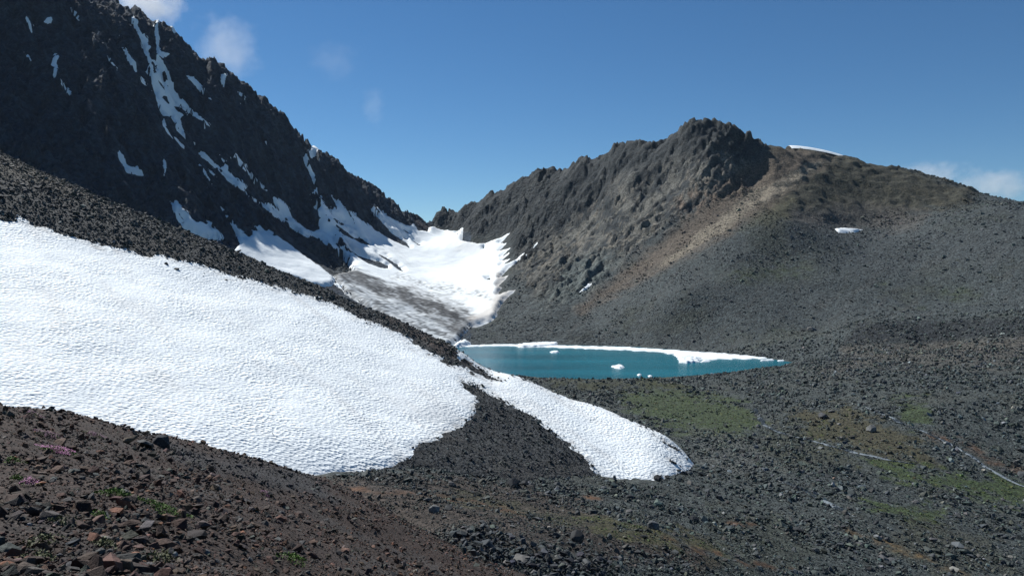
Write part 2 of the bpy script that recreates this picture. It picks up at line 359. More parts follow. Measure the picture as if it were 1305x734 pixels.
# ------------------------------------------------------------------ far land
GREY = (.060, .061, .062); RED = (.110, .080, .060); TAN = (.200, .158, .118); OLIVE = (.046, .046, .024); GREEN = (.040, .058, .016); BROWN = (.052, .036, .029)
RUST = (.095, .042, .020)
def right_colors(X, Y, Z):
    u, v = project(X, Y, Z); C = ones(X, (.054, .060, .060))
    n1 = fbm(X / 45, Y / 45, 4, 101); n2 = fbm(X / 12, Y / 12, 4, 102); n3 = fbm(X / 5, Y / 5, 3, 103)
    s2, t2 = rot(X, Y, math.radians(220)); st = fbm((.66 * u + .75 * v) / 9 + .6 * n2, (.75 * u - .66 * v) / 70, 4, 104)         # streaks down the fall line
    paint(C, sstep(.15, .8, n1 + .3 * n3) * .55, (.058, .060, .044))
    paint(C, sstep(.1, .8, st) * .45, (.072, .068, .062))
    crag = umask(u, v, RIGHT_CRAG, 10, 10 * n2)
    paint(C, crag, (.030, .034, .037)); paint(C, crag * sstep(.15, .6, st + .4 * n3) * .5, (.075, .072, .066))
    low = crag * umask(u, v, "640,420 670,330 740,270 800,235 900,195 970,215 900,280 820,335 740,400", 18, 16 * n2)
    paint(C, low * sstep(-.3, .3, n2 + st) * .85, (.125, .112, .096))
    paint(C, low * sstep(.1, .5, n3 + .5 * n1) * .7, (.19, .155, .122))
    paint(C, umask(u, v, "690,390 720,340 770,320 790,330 740,380", 16, 14 * n2) * .8, (.090, .104, .100))
    paint(C, umask(u, v, "850,260 900,235 990,205 960,250 890,285", 12, 10 * n2) * sstep(-.3, .4, n3) * .8, (.16, .105, .078))
    hill = umask(u, v, HILL, 9, 8 * n2); paint(C, hill, (.052, .047, .034)); paint(C, hill * sstep(.1, .6, n3 + n2) * .7, (.075, .062, .040))
    paint(C, umask(u, v, "960,262 1010,250 1010,285 955,285", 8, 8 * n2) * .6, (.060, .055, .030))
    paint(C, umask(u, v, "1000,186 1066,200 1010,240 940,292 855,338 780,377 742,398 735,394 800,340 870,284 930,232 975,200", 10, 6 * n2) * .9, RED)
    paint(C, umask(u, v, "1040,203 1052,207 985,250 900,310 840,338 890,298 960,244", 4, 3 * n2 + 4 * st) * .9, TAN)
    paint(C, umask(u, v, "1012,268 1100,260 1185,272 1165,294 1060,291 1005,285", 8, 8 * n2) * .85, (.090, .076, .066))
    paint(C, umask(u, v, "1060,300 1300,266 1305,330 1200,350 1050,340", 20, 14 * n2) * .35, (.070, .072, .074))
    paint(C, umask(u, v, "1070,441 1150,437 1310,428 1310,470 1180,462 1080,456", 6, 6 * n3) * .8, (.095, .078, .064))
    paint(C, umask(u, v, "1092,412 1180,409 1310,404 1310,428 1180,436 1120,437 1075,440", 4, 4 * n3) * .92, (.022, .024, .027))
    for x, y, w_ in ((1127, 362, 9), (990, 421, 10), (932, 433, 7), (945, 425, 7), (1175, 393, 8), (1215, 372, 24), (1225, 378, 20), (1000, 345, 40), (950, 350, 30)):
        paint(C, np.exp(-(((u - x) / w_) ** 2 + ((v - y) / (w_ * .35)) ** 2)) * (.38 + .5 * n3), (.044, .054, .022))
    C *= (.90, 1.0, 1.03); return C
def floor_colors(X, Y, Z):
    u, v = project(X, Y, Z); C = ones(X, (.054, .060, .058)); n2 = fbm(X / 9, Y / 9, 4, 112); n3 = fbm(X / 2.6, Y / 2.6, 4, 113); n1 = fbm(X / 25, Y / 25, 3, 111)
    paint(C, sstep(.0, .7, n1 + .4 * n3) * .5, (.062, .061, .050))
    wq = 13 * n2 + 12 * n3
    paint(C, umask(u, v, "1070,441 1310,430 1310,470 1120,465 1040,480 1070,455", 12, wq) * .7, (.090, .076, .064))
    for poly, c, k in (("790,498 850,492 950,514 965,548 930,562 870,552 800,522", GREEN, .7), ("690,482 780,485 860,484 870,494 780,494 700,492", OLIVE, .8),
                       ("1005,522 1080,518 1185,572 1200,594 1120,584 1040,562", (.056, .046, .022), .8), ("1095,583 1180,597 1310,618 1310,648 1230,628 1130,604", GREEN, .8),
                       ("1095,636 1140,640 1200,650 1195,662 1140,656", GREEN, .8), ("1145,512 1180,508 1188,545 1160,542", GREEN, .7), ("1000,535 1050,540 1100,590 1000,600 960,570", OLIVE, .45),
                       ("880,540 960,560 1000,600 930,610 890,590", (.095, .092, .085), .55),
                       ("420,600 560,606 640,616 740,640 790,668 900,688 920,720 830,726 740,720 690,700 600,690 540,720 470,680 420,640", BROWN, .85),
                       ("540,628 640,636 760,660 740,672 640,655 560,642", OLIVE, .6), ("740,655 800,668 900,690 930,705 850,700 760,680", (.056, .052, .024), .85),
                       ("900,640 990,660 1050,700 1000,734 900,720", OLIVE, .35), ("1150,660 1260,680 1305,734 1200,734 1130,700", (.062, .056, .036), .5)):
        paint(C, umask(u, v, poly, 7, wq) * k, c)
    for line, c, wd in (("425,617 480,626 560,632 640,648 668,657", RUST, 3.2), ("845,685 890,700 915,706", RUST, 3.5), ("1180,556 1220,560 1260,585 1300,600", RUST, 5), ("1080,676 1150,700 1200,722 1240,740", (.12, .066, .022), 4), ("735,632 770,637", RUST, 2.5), ("930,665 960,670", RUST, 4), ("940,715 1010,728", RUST, 4)):
        L = parse(line); d = np.full(u.shape, 1e9)
        for (a0, b0), (a1, b1) in zip(L, L[1:]):
            ex, ey = a1 - a0, b1 - b0; t = np.clip(((u - a0) * ex + (v - b0) * ey) / (ex * ex + ey * ey), 0, 1)
            d = np.minimum(d, np.hypot(u - a0 - ex * t, v - b0 - ey * t))
        paint(C, sstep(wd * 1.6, 0, d - 2.5 * n3) * np.clip(.45 + .9 * n3, 0, 1) * .8, c)
    C *= (.92, 1.0, 1.02); return C
STEP = 1.35
LX, LY = np.meshgrid(np.arange(-470, 46, STEP), np.arange(395, 965, STEP)); LZ = far_height(LX, LY); Lu, Lv = project(LX, LY, LZ)
n2 = fbm(LX / 12, LY / 12, 4, 102); n3 = fbm(LX / 40, LY / 40, 3, 105)
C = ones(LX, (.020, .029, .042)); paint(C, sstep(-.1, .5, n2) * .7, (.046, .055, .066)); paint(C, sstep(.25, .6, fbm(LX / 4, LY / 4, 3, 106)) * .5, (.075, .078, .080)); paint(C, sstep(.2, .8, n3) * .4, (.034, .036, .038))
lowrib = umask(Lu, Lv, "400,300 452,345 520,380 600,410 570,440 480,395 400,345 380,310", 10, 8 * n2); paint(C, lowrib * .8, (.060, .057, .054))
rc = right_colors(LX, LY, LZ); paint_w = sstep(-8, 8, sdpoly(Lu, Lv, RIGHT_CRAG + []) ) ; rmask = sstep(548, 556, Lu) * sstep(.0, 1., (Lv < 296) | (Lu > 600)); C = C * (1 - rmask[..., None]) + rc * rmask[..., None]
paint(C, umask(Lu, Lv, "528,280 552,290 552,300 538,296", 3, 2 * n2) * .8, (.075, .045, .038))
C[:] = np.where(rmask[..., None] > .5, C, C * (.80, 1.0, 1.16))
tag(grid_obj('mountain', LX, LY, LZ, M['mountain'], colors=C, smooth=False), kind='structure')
RX, RY = np.meshgrid(np.arange(43.5, 570, STEP), np.arange(296, 900, STEP)); RZ = far_height(RX, RY)
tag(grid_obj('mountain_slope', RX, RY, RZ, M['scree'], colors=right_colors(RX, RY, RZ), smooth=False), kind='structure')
th = np.radians(np.linspace(-24, 46, 640)); rr = np.geomspace(44, 425, 430)
T, R_ = np.meshgrid(th, rr); FX, FY = np.sin(T) * R_, np.cos(T) * R_; FZ = far_height(FX, FY)
tag(grid_obj('valley_floor', FX, FY, FZ - .03, M['floor'], colors=floor_colors(FX, FY, FZ)), kind='structure')

# ------------------------------------------------------------------ the scree spur and the brown slope underfoot
SX, SY = np.meshgrid(np.arange(-172, 62, .46), np.arange(46, 290, .46)); SZ = spur_height(SX, SY); Su, Sv = project(SX, SY, SZ)
def spur_colors(X, Y, Z):
    u, v = project(X, Y, Z); C = ones(X, (.043, .047, .049)); n1 = fbm(X / 14, Y / 14, 4, 121); n3 = fbm(X / 3, Y / 3, 3, 122)
    paint(C, sstep(0, .7, n1) * .5, (.066, .062, .056))
    paint(C, umask(u, v, "-50,160 0,190 110,242 150,270 60,240 -50,215", 8, 8 * n3) * .7, (.075, .066, .050))
    paint(C, umask(u, v, "480,400 540,420 600,455 610,470 560,450 500,415", 5, 6 * n3) * .55, (.085, .056, .044))
    return C
tag(grid_obj('scree_slope', SX, SY, SZ, M['spur'], colors=spur_colors(SX, SY, SZ)), kind='structure')
th = np.radians(np.linspace(-50, 30, 560)); rr = np.geomspace(1.2, 95, 460)
T, R_ = np.meshgrid(th, rr); NX, NY = np.sin(T) * R_, np.cos(T) * R_; NZ = near_height(NX, NY)
def near_colors(X, Y, Z):
    u, v = project(X, Y, Z); C = ones(X, (.043, .030, .025)); n1 = fbm(X / 4, Y / 4, 4, 131); n3 = fbm(X / .8, Y / .8, 3, 132)
    paint(C, sstep(-.1, .7, n1) * .6, (.055, .052, .050)); paint(C, sstep(.2, .9, n3) * .5, (.080, .054, .042))
    paint(C, umask(u, v, "190,556 300,585 400,606 430,640 330,615 230,590", 6, 8 * n1) * .6, (.048, .051, .055))
    paint(C, umask(u, v, "520,640 620,650 700,690 600,700 540,690", 10, 8 * n1) * .7, BROWN)
    return C
tag(grid_obj('near_slope', NX, NY, NZ, M['near'], colors=near_colors(NX, NY, NZ)), kind='structure')

def ground(x, y, detail=True):
    x = np.asarray(x, float); y = np.asarray(y, float)
    z = far_height(x, y, detail); k = np.zeros(x.shape, int)
    r = np.hypot(x, y); s = spur_height(x, y); s = np.where((x > -171) & (x < 61) & (y > 47) & (y < 289), s, -99); k = np.where(s > z, 1, k); z = np.maximum(z, s)
    nz = np.where(r < 94, near_height(x, y), -99); k = np.where(nz > z, 2, k); z = np.maximum(z, nz)
    return z, k
def hits(uv):
    """where the rays through photo points meet the ground"""
    uv = np.array(uv, float); a = (uv[:, 0] - CU) / FPX; c = (CV - uv[:, 1]) / FPX; yw = CP + SP_ * c; zw = -SP_ + CP * c
    t = np.geomspace(2.5, 900, 480)[None]; X = (a / yw)[:, None] * t; Y = t + 0 * X; Zr = (zw / yw)[:, None] * t + EYE
    G, K = ground(X, Y, False); below = Zr < G; i = np.maximum(below.argmax(1), 1); q = np.arange(len(uv))
    d0, d1 = (Zr - G)[q, i - 1], (Zr - G)[q, i]; f = np.clip(d0 / (d0 - d1 + 1e-9), 0, 1); d = t[0, i - 1] * (1 - f) + t[0, i] * f
    x = a / yw * d; z, k = ground(x, d); return x, d, z, k

# ------------------------------------------------------------------ snow
SNOW = np.array((.84, .89, .905))
depth_cell = {}
iu = np.floor(Lu / 5).astype(int); iv = np.floor(Lv / 5).astype(int)
dmin = np.full((400, 300), 1e9); ok = (iu > -60) & (iu < 330) & (iv > -60) & (iv < 230)
np.minimum.at(dmin, (iu[ok] + 60, iv[ok] + 60), LY[ok])
Lvis = np.zeros(LX.shape, bool); Lwide = Lvis.copy(); Lwide[ok] = LY[ok] < dmin[iu[ok] + 60, iv[ok] + 60] + 90; Lvis[ok] = LY[ok] < dmin[iu[ok] + 60, iv[ok] + 60] + 26
Ru, Rv = project(RX, RY, RZ)
LZB = blur(LZ, 5)
def biggest(f):
    """the largest connected piece of a face mask"""
    lab = np.where(f, np.arange(1, f.size + 1).reshape(f.shape), 0)
    for _ in range(3000):
        p = np.pad(lab, 1); q = np.maximum.reduce([p[1:-1, 1:-1], p[:-2, 1:-1], p[2:, 1:-1], p[1:-1, :-2], p[1:-1, 2:]]) * f
        if (q == lab).all(): break
        lab = q
    if not f.any(): return f
    k, c = np.unique(lab[f], return_counts=True); return lab == k[c.argmax()]
def snow_patch(poly, label, grid='L', holes=(), thick=.95, k=.42, group='snow patches on the dark peak', name='snow_patch', cat='snow', warp=1.0, paintf=None, vis=True, m='snow_far', smooth=.6):
    poly = parse(poly) if isinstance(poly, str) else poly
    X, Y, Z, u, v = {'L': (LX, LY, LZ, Lu, Lv), 'R': (RX, RY, RZ, Ru, Rv)}[grid]
    p = np.array(poly); b = (u > p[:, 0].min() - 5) & (u < p[:, 0].max() + 5) & (v > p[:, 1].min() - 5) & (v < p[:, 1].max() + 5)
    if grid == 'L': b &= Lvis if vis else Lwide
    else: b &= Y < 590
    if not b.any(): print('NO SNOW', label); return None
    j = np.where(b.any(1))[0]; i = np.where(b.any(0))[0]; sl = (slice(max(j[0] - 2, 0), j[-1] + 3), slice(max(i[0] - 2, 0), i[-1] + 3))
    X, Y, Z, u, v, b = X[sl], Y[sl], Z[sl], u[sl], v[sl], b[sl]
    d = sdpoly(u, v, poly)
    for h in holes: d = np.minimum(d, -sdpoly(u, v, parse(h) if isinstance(h, str) else h))
    d = d + warp * (.7 * fbm(X / 7, Y / 7, 3, 201) + 1.1 * fbm(X / 3.1, Y / 3.1, 3, 202) + .25)
    off = np.clip(d * k, -3, thick) + .35 * np.clip(fbm(X / 25, Y / 25, 3, 205), -1, 1) * sstep(0, 4, d)
    zs = mix(Z, (LZB[sl] if grid == 'L' else blur(Z, 5)), smooth * sstep(-1, 3, d)) + off + (1.1 if grid == 'L' else .25) * sstep(0, 3, d)
    sel = b & (d > -3.2); f = biggest(sel[:-1, :-1] | sel[1:, :-1] | sel[:-1, 1:] | sel[1:, 1:])
    C = ones(X, SNOW)
    if paintf: paintf(C, X, Y, u, v)
    o = grid_obj(name, X, Y, zs, M[m], f, C)
    if o is None: print('NO FACES', label); return None
    return tag(o, label, cat, group)
def dirt(C, X, Y, u, v):
    n = fbm(X / 14, Y / 14, 4, 211); n3 = fbm(X / 3.5, Y / 3.5, 3, 212); wq = 7 * n
    paint(C, umask(u, v, "494,352 520,356 545,363 578,369 600,375 626,379 630,388 603,383 578,378 544,373 515,364", 4, wq * .6) * np.clip(.2 + 1.2 * n3, 0, .85), (.11, .115, .12))
    paint(C, umask(u, v, "500,366 540,376 570,383 600,398 606,412 596,416 570,408 540,394 515,380", 6, wq) * np.clip(.5 + .6 * n3, 0, .75), (.24, .24, .235))
    paint(C, umask(u, v, "440,344 470,357 505,371 535,381 560,391 588,403 598,414 592,426 578,434 552,412 520,396 490,384 455,368 425,356", 5, wq * .8) * np.clip(.93 + .3 * n3, 0, .97), (.034, .034, .036))
    paint(C, umask(u, v, "425,360 455,370 490,386 520,398 552,414 578,434 570,448 530,436 480,405 430,378", 4, wq * .6) * np.clip(.72 + .6 * n3, 0, .93), (.15, .175, .20))
    flow = fbm((v - .55 * u) / 3.2 + 2 * n, u / 45, 4, 215); fz = umask(u, v, "425,340 505,366 570,383 604,400 606,414 575,442 530,432 470,392 420,362", 8, wq * .5)
    paint(C, fz * sstep(.15, .7, flow + .5 * n3) * .75, (.50, .54, .57)); paint(C, fz * sstep(-.1, .5, -flow + .4 * n3) * .85, (.030, .031, .033))
    paint(C, umask(u, v, "590,300 620,312 600,330 580,320", 8, wq) * .22, (.62, .56, .50))
    paint(C, umask(u, v, "632,352 650,350 640,372 658,368 640,392 634,402 628,410 600,418 596,412 625,395 630,375", 4, wq * .4) * .7, (.47, .43, .38))
    paint(C, umask(u, v, "428,312 450,322 470,328 462,326 440,310", 5, wq * .4) * .5, (.45, .43, .41))
    paint(C, sstep(.25, .9, n + .4 * n3) * .16 * umask(u, v, "540,340 620,330 640,380 560,385 500,350", 20), (.45, .42, .40))
    fr = umask(u, v, "440,290 470,300 520,320 545,340 560,360 500,345 460,320", 12); s_, t_ = rot(X, Y, math.radians(-60))
    paint(C, fr * sstep(.1, .7, fbm(t_ / 4, s_ / 60, 3, 214)) * .18, (.40, .38, .36))
GL = """547,290 551,289 561,293 572,295 584,295 590,290 589,307 597,309 610,311 618,311 627,307 637,304 650,297 642,306 636,311 646,310 635,321 650,316 638,329 651,321 639,333 650,330 637,340
648,336 675,323 658,334 647,343 636,356 648,351 642,358 633,366 640,366 633,377 658,369 642,384 632,399 635,401 628,409 608,417 598,418 594,424 582,437 570,446 530,432 480,400 440,375 424,352 450,347
431,321 415,312 400,301 385,293 372,290 386,291 398,296 408,294 406,285 410,282 401,264 398,265 406,262 398,246 403,243 397,225 390,212 387,203 392,196 399,186 404,181 406,188 410,194 402,199 394,204 394,214 400,221 404,236 405,248
418,265 430,270 427,257 422,250 437,262 458,279 469,287 480,295 495,304 507,310 523,317 519,310 500,298 486,283 474,270 472,261 480,266 492,275 510,284 521,289 527,285 533,294 545,296"""
GH = ["416,266 429,277 437,287 428,279", "428,286 441,295 451,303 461,304 474,314 460,311 438,300 427,289", "424,309 435,311 449,322 467,330 483,333 495,339 495,343 487,343 470,337 451,326 434,318",
      "480,323 492,328 506,337 515,347 510,346 495,334 483,326", "512,292 522,297 521,299", "525,306 537,313 534,314 526,308", "511,301 520,305 518,307", "582,298 585,296 585,299 582,300", "615,316 618,313 618,315 616,318", "619,356 625,354 626,358 621,358"]
snow_patch(GL, 'large white glacier filling the bowl below the notch between the two mountains', holes=GH, name='glacier', cat='glacier', group=None, vis=False, thick=1.8, paintf=dirt, smooth=.9, warp=.6)
for poly, lab, hl in (
    ("165,24 169,23 176,26 175,32 181,44 189,50 187,57 192,61 188,66 192,76 200,81 201,89 200,82 200,61 198,46 197,34 199,27 202,22 205,26 201,35 203,49 202,60 206,67 218,69 208,74 208,80 212,92 217,107 224,118 229,128 238,132 243,140 250,146 262,154 270,164 254,153 241,145 229,137 220,135 226,144 234,146 229,152 233,164 237,174 240,180 233,175 225,166 223,157 215,148 209,148 211,160 217,172 234,186 240,194 223,180 212,169 207,158 207,147 203,141 199,126 196,112 192,98 184,90 192,92 191,86 188,76 184,66 173,50 180,53 176,43 167,31",
     'long branching snow gully forking down from the ragged crest of the dark peak', ["200,101 209,110 216,133 208,128 205,123 211,121 207,113", "194,82 199,86 200,92 196,94"]),
    ("149,48 152,54 156,58 163,67 169,76 178,84 172,86 176,95 185,105 190,112 195,117 180,104 166,83 160,69 153,58", 'thin snow streak just left of the long branching gully', []),
    ("241,179 247,181 255,190 263,198 271,207 281,215 286,213 282,201 288,209 293,212 290,218 298,226 307,232 316,238 310,245 292,232 281,221 269,209 257,200 248,188", 'slanting snow ramp continuing below the long branching gully', []),
    ("310,243 326,255 340,262 341,257 352,269 358,270 350,260 348,250 361,257 371,269 371,278 386,290 399,300 392,303 372,292 353,278 338,266 324,257", 'ragged snow strip leading from the ramp down into the glacier', ["356,272 364,278 372,284 366,283"]),
    ("292,187 298,194 306,203 316,213 305,208 318,220 331,233 345,247 340,245 328,233 316,221 303,209 292,199 299,203", 'hairline snow streak running parallel above the ragged strip', []),
    ("280,261 288,272 295,282 302,290 317,303 324,301 321,294 334,298 324,287 331,288 340,297 355,303 343,293 363,308 370,313 388,327 408,341 427,356 424,364 400,366 360,352 320,338 296,322 306,312 298,292", 'grey-blue snow fan spreading out right above the grey scree crest', []),
    ("218,258 222,256 240,273 251,286 255,283 260,286 266,285 283,299 287,306 260,304 236,292 226,282", 'small torn snow apron touching the scree crest in shade', ["228,272 237,284 231,282"]),
    ("151,189 155,198 162,211 178,216 184,225 172,222 162,220 156,209 150,200", 'boot shaped snow patch alone on the shaded wall', []),
    ("208,205 211,204 213,222 210,223", 'short upright snow bar on the shaded wall', []),
    ("69,71 76,70 72,81 75,95 84,112 92,119 91,123 78,109 68,98 65,83", 'long crooked snow patch low on the far side of the dark peak', []),
    ("55,29 64,21 70,27 61,31", 'small triangular snow patch high on the dark peak', []),
    ("27,12 35,22 41,32 40,44 37,34 32,22", 'thin broken snow streak near the top corner of the picture', []),
    ("89,10 98,18 105,33 98,25", 'narrow snow streak high up beside the triangular patch', []),
    ("30,65 36,71 42,81 35,75", 'tiny slanting snow dash above the crooked patch', []),
    ("133,68 141,76 150,88 143,83", 'lone snow dash midway between crooked patch and branching gully', []),
    ("214,26 221,30 228,38 222,43 217,34", 'bright snow scrap tucked under the pinnacles of the crest', []),
    ("236,95 245,99 255,107 263,118 271,130 260,122 250,112", 'slim snow wedge right of the branching gully', []),
    ("282,95 290,94 287,102 286,113 281,107", 'small snow notch hanging below the skyline ridge', []),
    ("302,117 308,119 314,126 307,123", 'upper of two short snow ledges under the skyline', []),
    ("296,124 302,128 309,134 301,132", 'lower of two short snow ledges under the skyline', []),
    ("229,105 234,105 237,112 231,114", 'snow blot beside the right edge of the branching gully', []),
    ("333,178 338,180 343,186 337,183", 'snow fleck alone on the darkest rib of the peak', []),
    ("248,203 255,210 262,219 271,236 264,227 257,216", 'thin snow thread left below the slanting ramp', []),
    ("265,216 271,219 278,227 271,223", 'short snow sliver between thread and slanting ramp', []),
    ("278,195 284,201 282,202", 'snow fleck above the slanting ramp', []),
    ("420,359 440,366 462,379 452,376 436,369", 'dirty snow remnant on the debris below the rocky rib', []),
    ("452,352 470,362 486,372 480,372 462,363", 'narrow snow rib lying on the dark glacier debris', []),
    ("455,370 480,381 508,391 496,393 477,390 460,380", 'pale blue ice strip along the crest of the grey scree', [])):
    thin = len(poly) < 60
    snow_patch(poly, lab, holes=hl, k=.6 if thin else .42, warp=.7 if thin else 1.0)
rg = 'snow scraps on the right mountain'
snow_patch("655,333 669,321 671,321 661,330 656,334", 'snow tongue beside the glacier edge on the grey slope', group=rg, warp=.5)
snow_patch("677,317 685,309 686,310 680,316", 'short snow dash up the grey slope from the glacier', group=rg, warp=.5, k=.7)
snow_patch("1064,292 1078,291 1100,293 1089,297 1068,297", 'flat little snow patch on the shelf of the rounded hill', 'R', group=rg, warp=.4, k=.6, thick=.9, smooth=.95)
snow_patch("737,374 745,366 756,359 750,367", 'small slanting snow fleck at the foot of the crags', 'R', group=rg, warp=.4, k=.8, thick=1.0, smooth=.9)
# the cornice of snow along the crest of the rounded hill
cu = np.linspace(1004, 1078, 60); pc = np.array([P(a, 183.0 + (a - 1004) * .195, 622) for a in cu]); ww = np.sin(np.pi * (cu - 1004) / 74) ** .6
tt = np.linspace(-1, 1, 9); VV = []
for i in range(60):
    for t in tt: VV.append((pc[i, 0], pc[i, 1] + t * 9, pc[i, 2] - 3.5 * (t * t) + ww[i] * 2.2 - 2.0))
tag(faces_obj('snow_cornice', np.array(VV), grid_faces(60, 9), M['snow_far'], True, np.tile(SNOW, (540, 1))), 'white snow cornice along the skyline of the rounded right hill', 'snow', rg)

MAIN = "-180,268 -60,278 0,285 23,282 58,291 76,301 102,308 130,314 150,319 167,323 185,328 202,327 222,333 248,337 273,346 299,354 330,362 365,371 399,381 432,393 459,408 507,425 522,437 561,458 573,468 588,470 596,474 601,480 597,487 586,483 589,496 604,506 604,524 592,536 570,552 558,555 540,563 521,570 524,579 506,591 470,598 440,602 400,612 350,615 300,612 250,605 200,600 120,590 0,560 -180,520"
STRIP = "586,449 600,457 616,468 653,477 696,496 727,509 770,520 806,538 843,554 859,561 869,570 884,596 868,600 860,606 849,611 835,617 808,616 770,609 766,600 763,600 733,570 699,542 672,524 635,506 610,490 592,484 597,474 601,479 612,480 628,487 642,487 641,484 620,473 600,460 585,452"
STRIP_HOLES = ["834,555 850,563 862,570 872,576 868,579 852,571 840,563", "852,584 861,585 866,590 858,591", "836,606 846,606 848,612 838,612", "862,596 868,594 866,601 860,602"]
def spur_snow(poly, label, x0, x1, y0, y1, st, holes=(), thick=.14):
    X, Y = np.meshgrid(np.arange(x0, x1, st), np.arange(y0, y1, st)); Z0 = spur_height(X, Y); u, v = project(X, Y, Z0)
    d = sdpoly(u, v, parse(poly))
    for h in holes: d = np.minimum(d, -sdpoly(u, v, parse(h)))
    d = d + 3.8 * fbm(X / 3.0, Y / 3.0, 4, 221) + 1.5 * fbm(X / .9, Y / .9, 2, 222) + 3.0 * fbm(X / 7, Y / 7, 2, 230) + .8
    zs = mix(Z0, spur_rbf(X, Y) + fbm(X / 16, Y / 16, 3, 71) * .30, sstep(-2, 10, d)) + np.clip(d * .016, -.4, thick) + .03 + .03 * fbm(X / 6, Y / 6, 3, 223) * sstep(0, 8, d)
    sel = (d > -4); f = sel[:-1, :-1] | sel[1:, :-1] | sel[:-1, 1:] | sel[1:, 1:]
    C = ones(X, SNOW); q1, q2 = rot(X, Y, math.radians(-45)); paint(C, sstep(.1, .8, fbm(q1 / 30, q2 / 5, 4, 227)) * .24, (.60, .57, .53))
    paint(C, sstep(9, 0, d) * np.clip(.25 + .5 * fbm(X / 2, Y / 2, 3, 228), 0, .6), (.42, .40, .37)); paint(C, sstep(.55, .8, fbm(X / .8, Y / .8, 2, 229)) * .25, (.45, .43, .40))
    return tag(grid_obj('snowfield', X, Y, zs, M['snow_near'], f, C), label, 'snowfield', 'old snowfields on the grey scree')
spur_snow(MAIN, 'broad rippled white snowfield covering the slope above the brown rubble', -128, 3, 55, 205, .36)
spur_snow(STRIP, 'narrow tapering snow tongue running down beside the dark scree triangle', -18, 46, 118, 212, .33, STRIP_HOLES)

# ------------------------------------------------------------------ the tarn
def water_mat():
    m, n, b = newmat('tarn_water'); L = n.links.new
    b.inputs['Base Color'].default_value = (.006, .105, .150, 1); b.inputs['Roughness'].default_value = .22; b.inputs['IOR'].default_value = 1.33; b.inputs['Specular IOR Level'].default_value = .26
    geo = nd(n, 'ShaderNodeNewGeometry'); mp = nd(n, 'ShaderNodeMapping'); mp.inputs['Scale'].default_value = (.35, 1.1, 1); L(geo.outputs['Position'], mp.inputs[0])
    no = nd(n, 'ShaderNodeTexNoise', Scale=1.0, Detail=5.0, Roughness=.6); L(mp.outputs[0], no.inputs['Vector'])
    bu = nd(n, 'ShaderNodeBump', Strength=.6, Distance=.3); L(no.outputs[0], bu.inputs['Height']); L(bu.outputs[0], b.inputs['Normal'])
    mp2 = nd(n, 'ShaderNodeMapping'); mp2.inputs['Scale'].default_value = (.010, .045, 1); L(geo.outputs['Position'], mp2.inputs[0])
    n2_ = nd(n, 'ShaderNodeTexNoise', Scale=1.0, Detail=4.0); L(mp2.outputs[0], n2_.inputs['Vector'])
    cr = nd(n, 'ShaderNodeValToRGB'); cr.color_ramp.elements[0].position = .35; cr.color_ramp.elements[0].color = (.002, .080, .115, 1); cr.color_ramp.elements[1].position = .7; cr.color_ramp.elements[1].color = (.004, .140, .195, 1)
    L(n2_.outputs[0], cr.inputs[0]); L(cr.outputs[0], b.inputs['Base Color'])
    return m
M['water'] = water_mat()
lc = np.mean(LAKE, 0); LP = [tuple(lc + (np.array(q) - lc) * 1.0 + 6.0 * (np.array(q) - lc) / np.linalg.norm(np.array(q) - lc)) + (0.0,) for q in LAKE]
me = bpy.data.meshes.new('lake'); me.from_pydata(LP, [], [list(range(len(LP)))[::-1]]); me.materials.append(M['water'])
tag(link(bpy.data.objects.new('lake', me)), kind='structure')
# ------------------------------------------------------------------ ice on the tarn
def at_level(u, v, z=0.0):
    a, c = (u - CU) / FPX, (CV - v) / FPX; yw, zw = CP + SP_ * c, -SP_ + CP * c; t = (z - EYE) / zw; return (a * t, yw * t)
def ice(poly, label, h, st, name='ice_floe', cat='ice', slope=.7, group='ice floating on the tarn', rug=.25, warp=1.0):
    p = [at_level(*q) for q in parse(poly)]; a = np.array(p)
    X, Y = np.meshgrid(np.arange(a[:, 0].min() - 2, a[:, 0].max() + 2, st), np.arange(a[:, 1].min() - 2, a[:, 1].max() + 2, st))
    d = sdpoly(X, Y, p) + warp * fbm(X / 4, Y / 4, 3, 301)
    z = np.clip(d * slope, -.3, h) + rug * h * (fbm(X / 2.5, Y / 2.5, 3, 303) + .6 * fbm(X / .8, Y / .8, 2, 305)) * sstep(0, 1.2, d) + .02
    sel = d > -.6; f = sel[:-1, :-1] | sel[1:, :-1] | sel[:-1, 1:] | sel[1:, 1:]
    o = grid_obj(name, X, Y, z, M['snow_far'], f, ones(X, (.74, .80, .83)))
    return tag(o, label, cat, group)
ice("575,441 640,438.8 720,440.5 800,442.5 860,446.5 900,449 950,453 985,456.5 960,457.3 930,457.6 905,458.5 885,459 868,456.5 860,453 848,449.4 800,446.4 735,443.9 700,442.8 640,440.9 580,442.2",
    'long white ice shelf along the far shore of the tarn', .28, .7, warp=2.6, slope=.3)
ice("655,441 668,438.8 690,437.6 712,437.4 710,440.5 690,442 665,443", 'raised snowy ice block on the far shelf below the grey slope', 1.0, .6)
ice("576,441 583,438 600,437 602,440 590,442.5 578,443", 'ice chunk at the far corner of the tarn below the glacier snout', 2.2, .6)
ice("862,456 880,455 893,457.5 890,461 876,463.5 868,462", 'jagged upturned ice slab at the open end of the shelf', .9, .5, rug=.6, warp=1.6)
ice("893,459.5 906,459 904,461 895,461.5", 'small flat ice plate just beyond the jagged slab', .5, .5)
ice("780,467 790,465.6 796,467.5 792,470 784,469.5", 'lone white iceberg adrift in the middle of the tarn', .55, .35, name='iceberg', rug=.45, warp=.8)
ice("700,448.5 711,448 712,449.5 702,450", 'small ice cake floating off the far shelf', .6, .4)
ice("968,459 985,458.2 987,459.2 970,460", 'thin ice sliver near the tarn outlet corner', .4, .35, warp=.5)
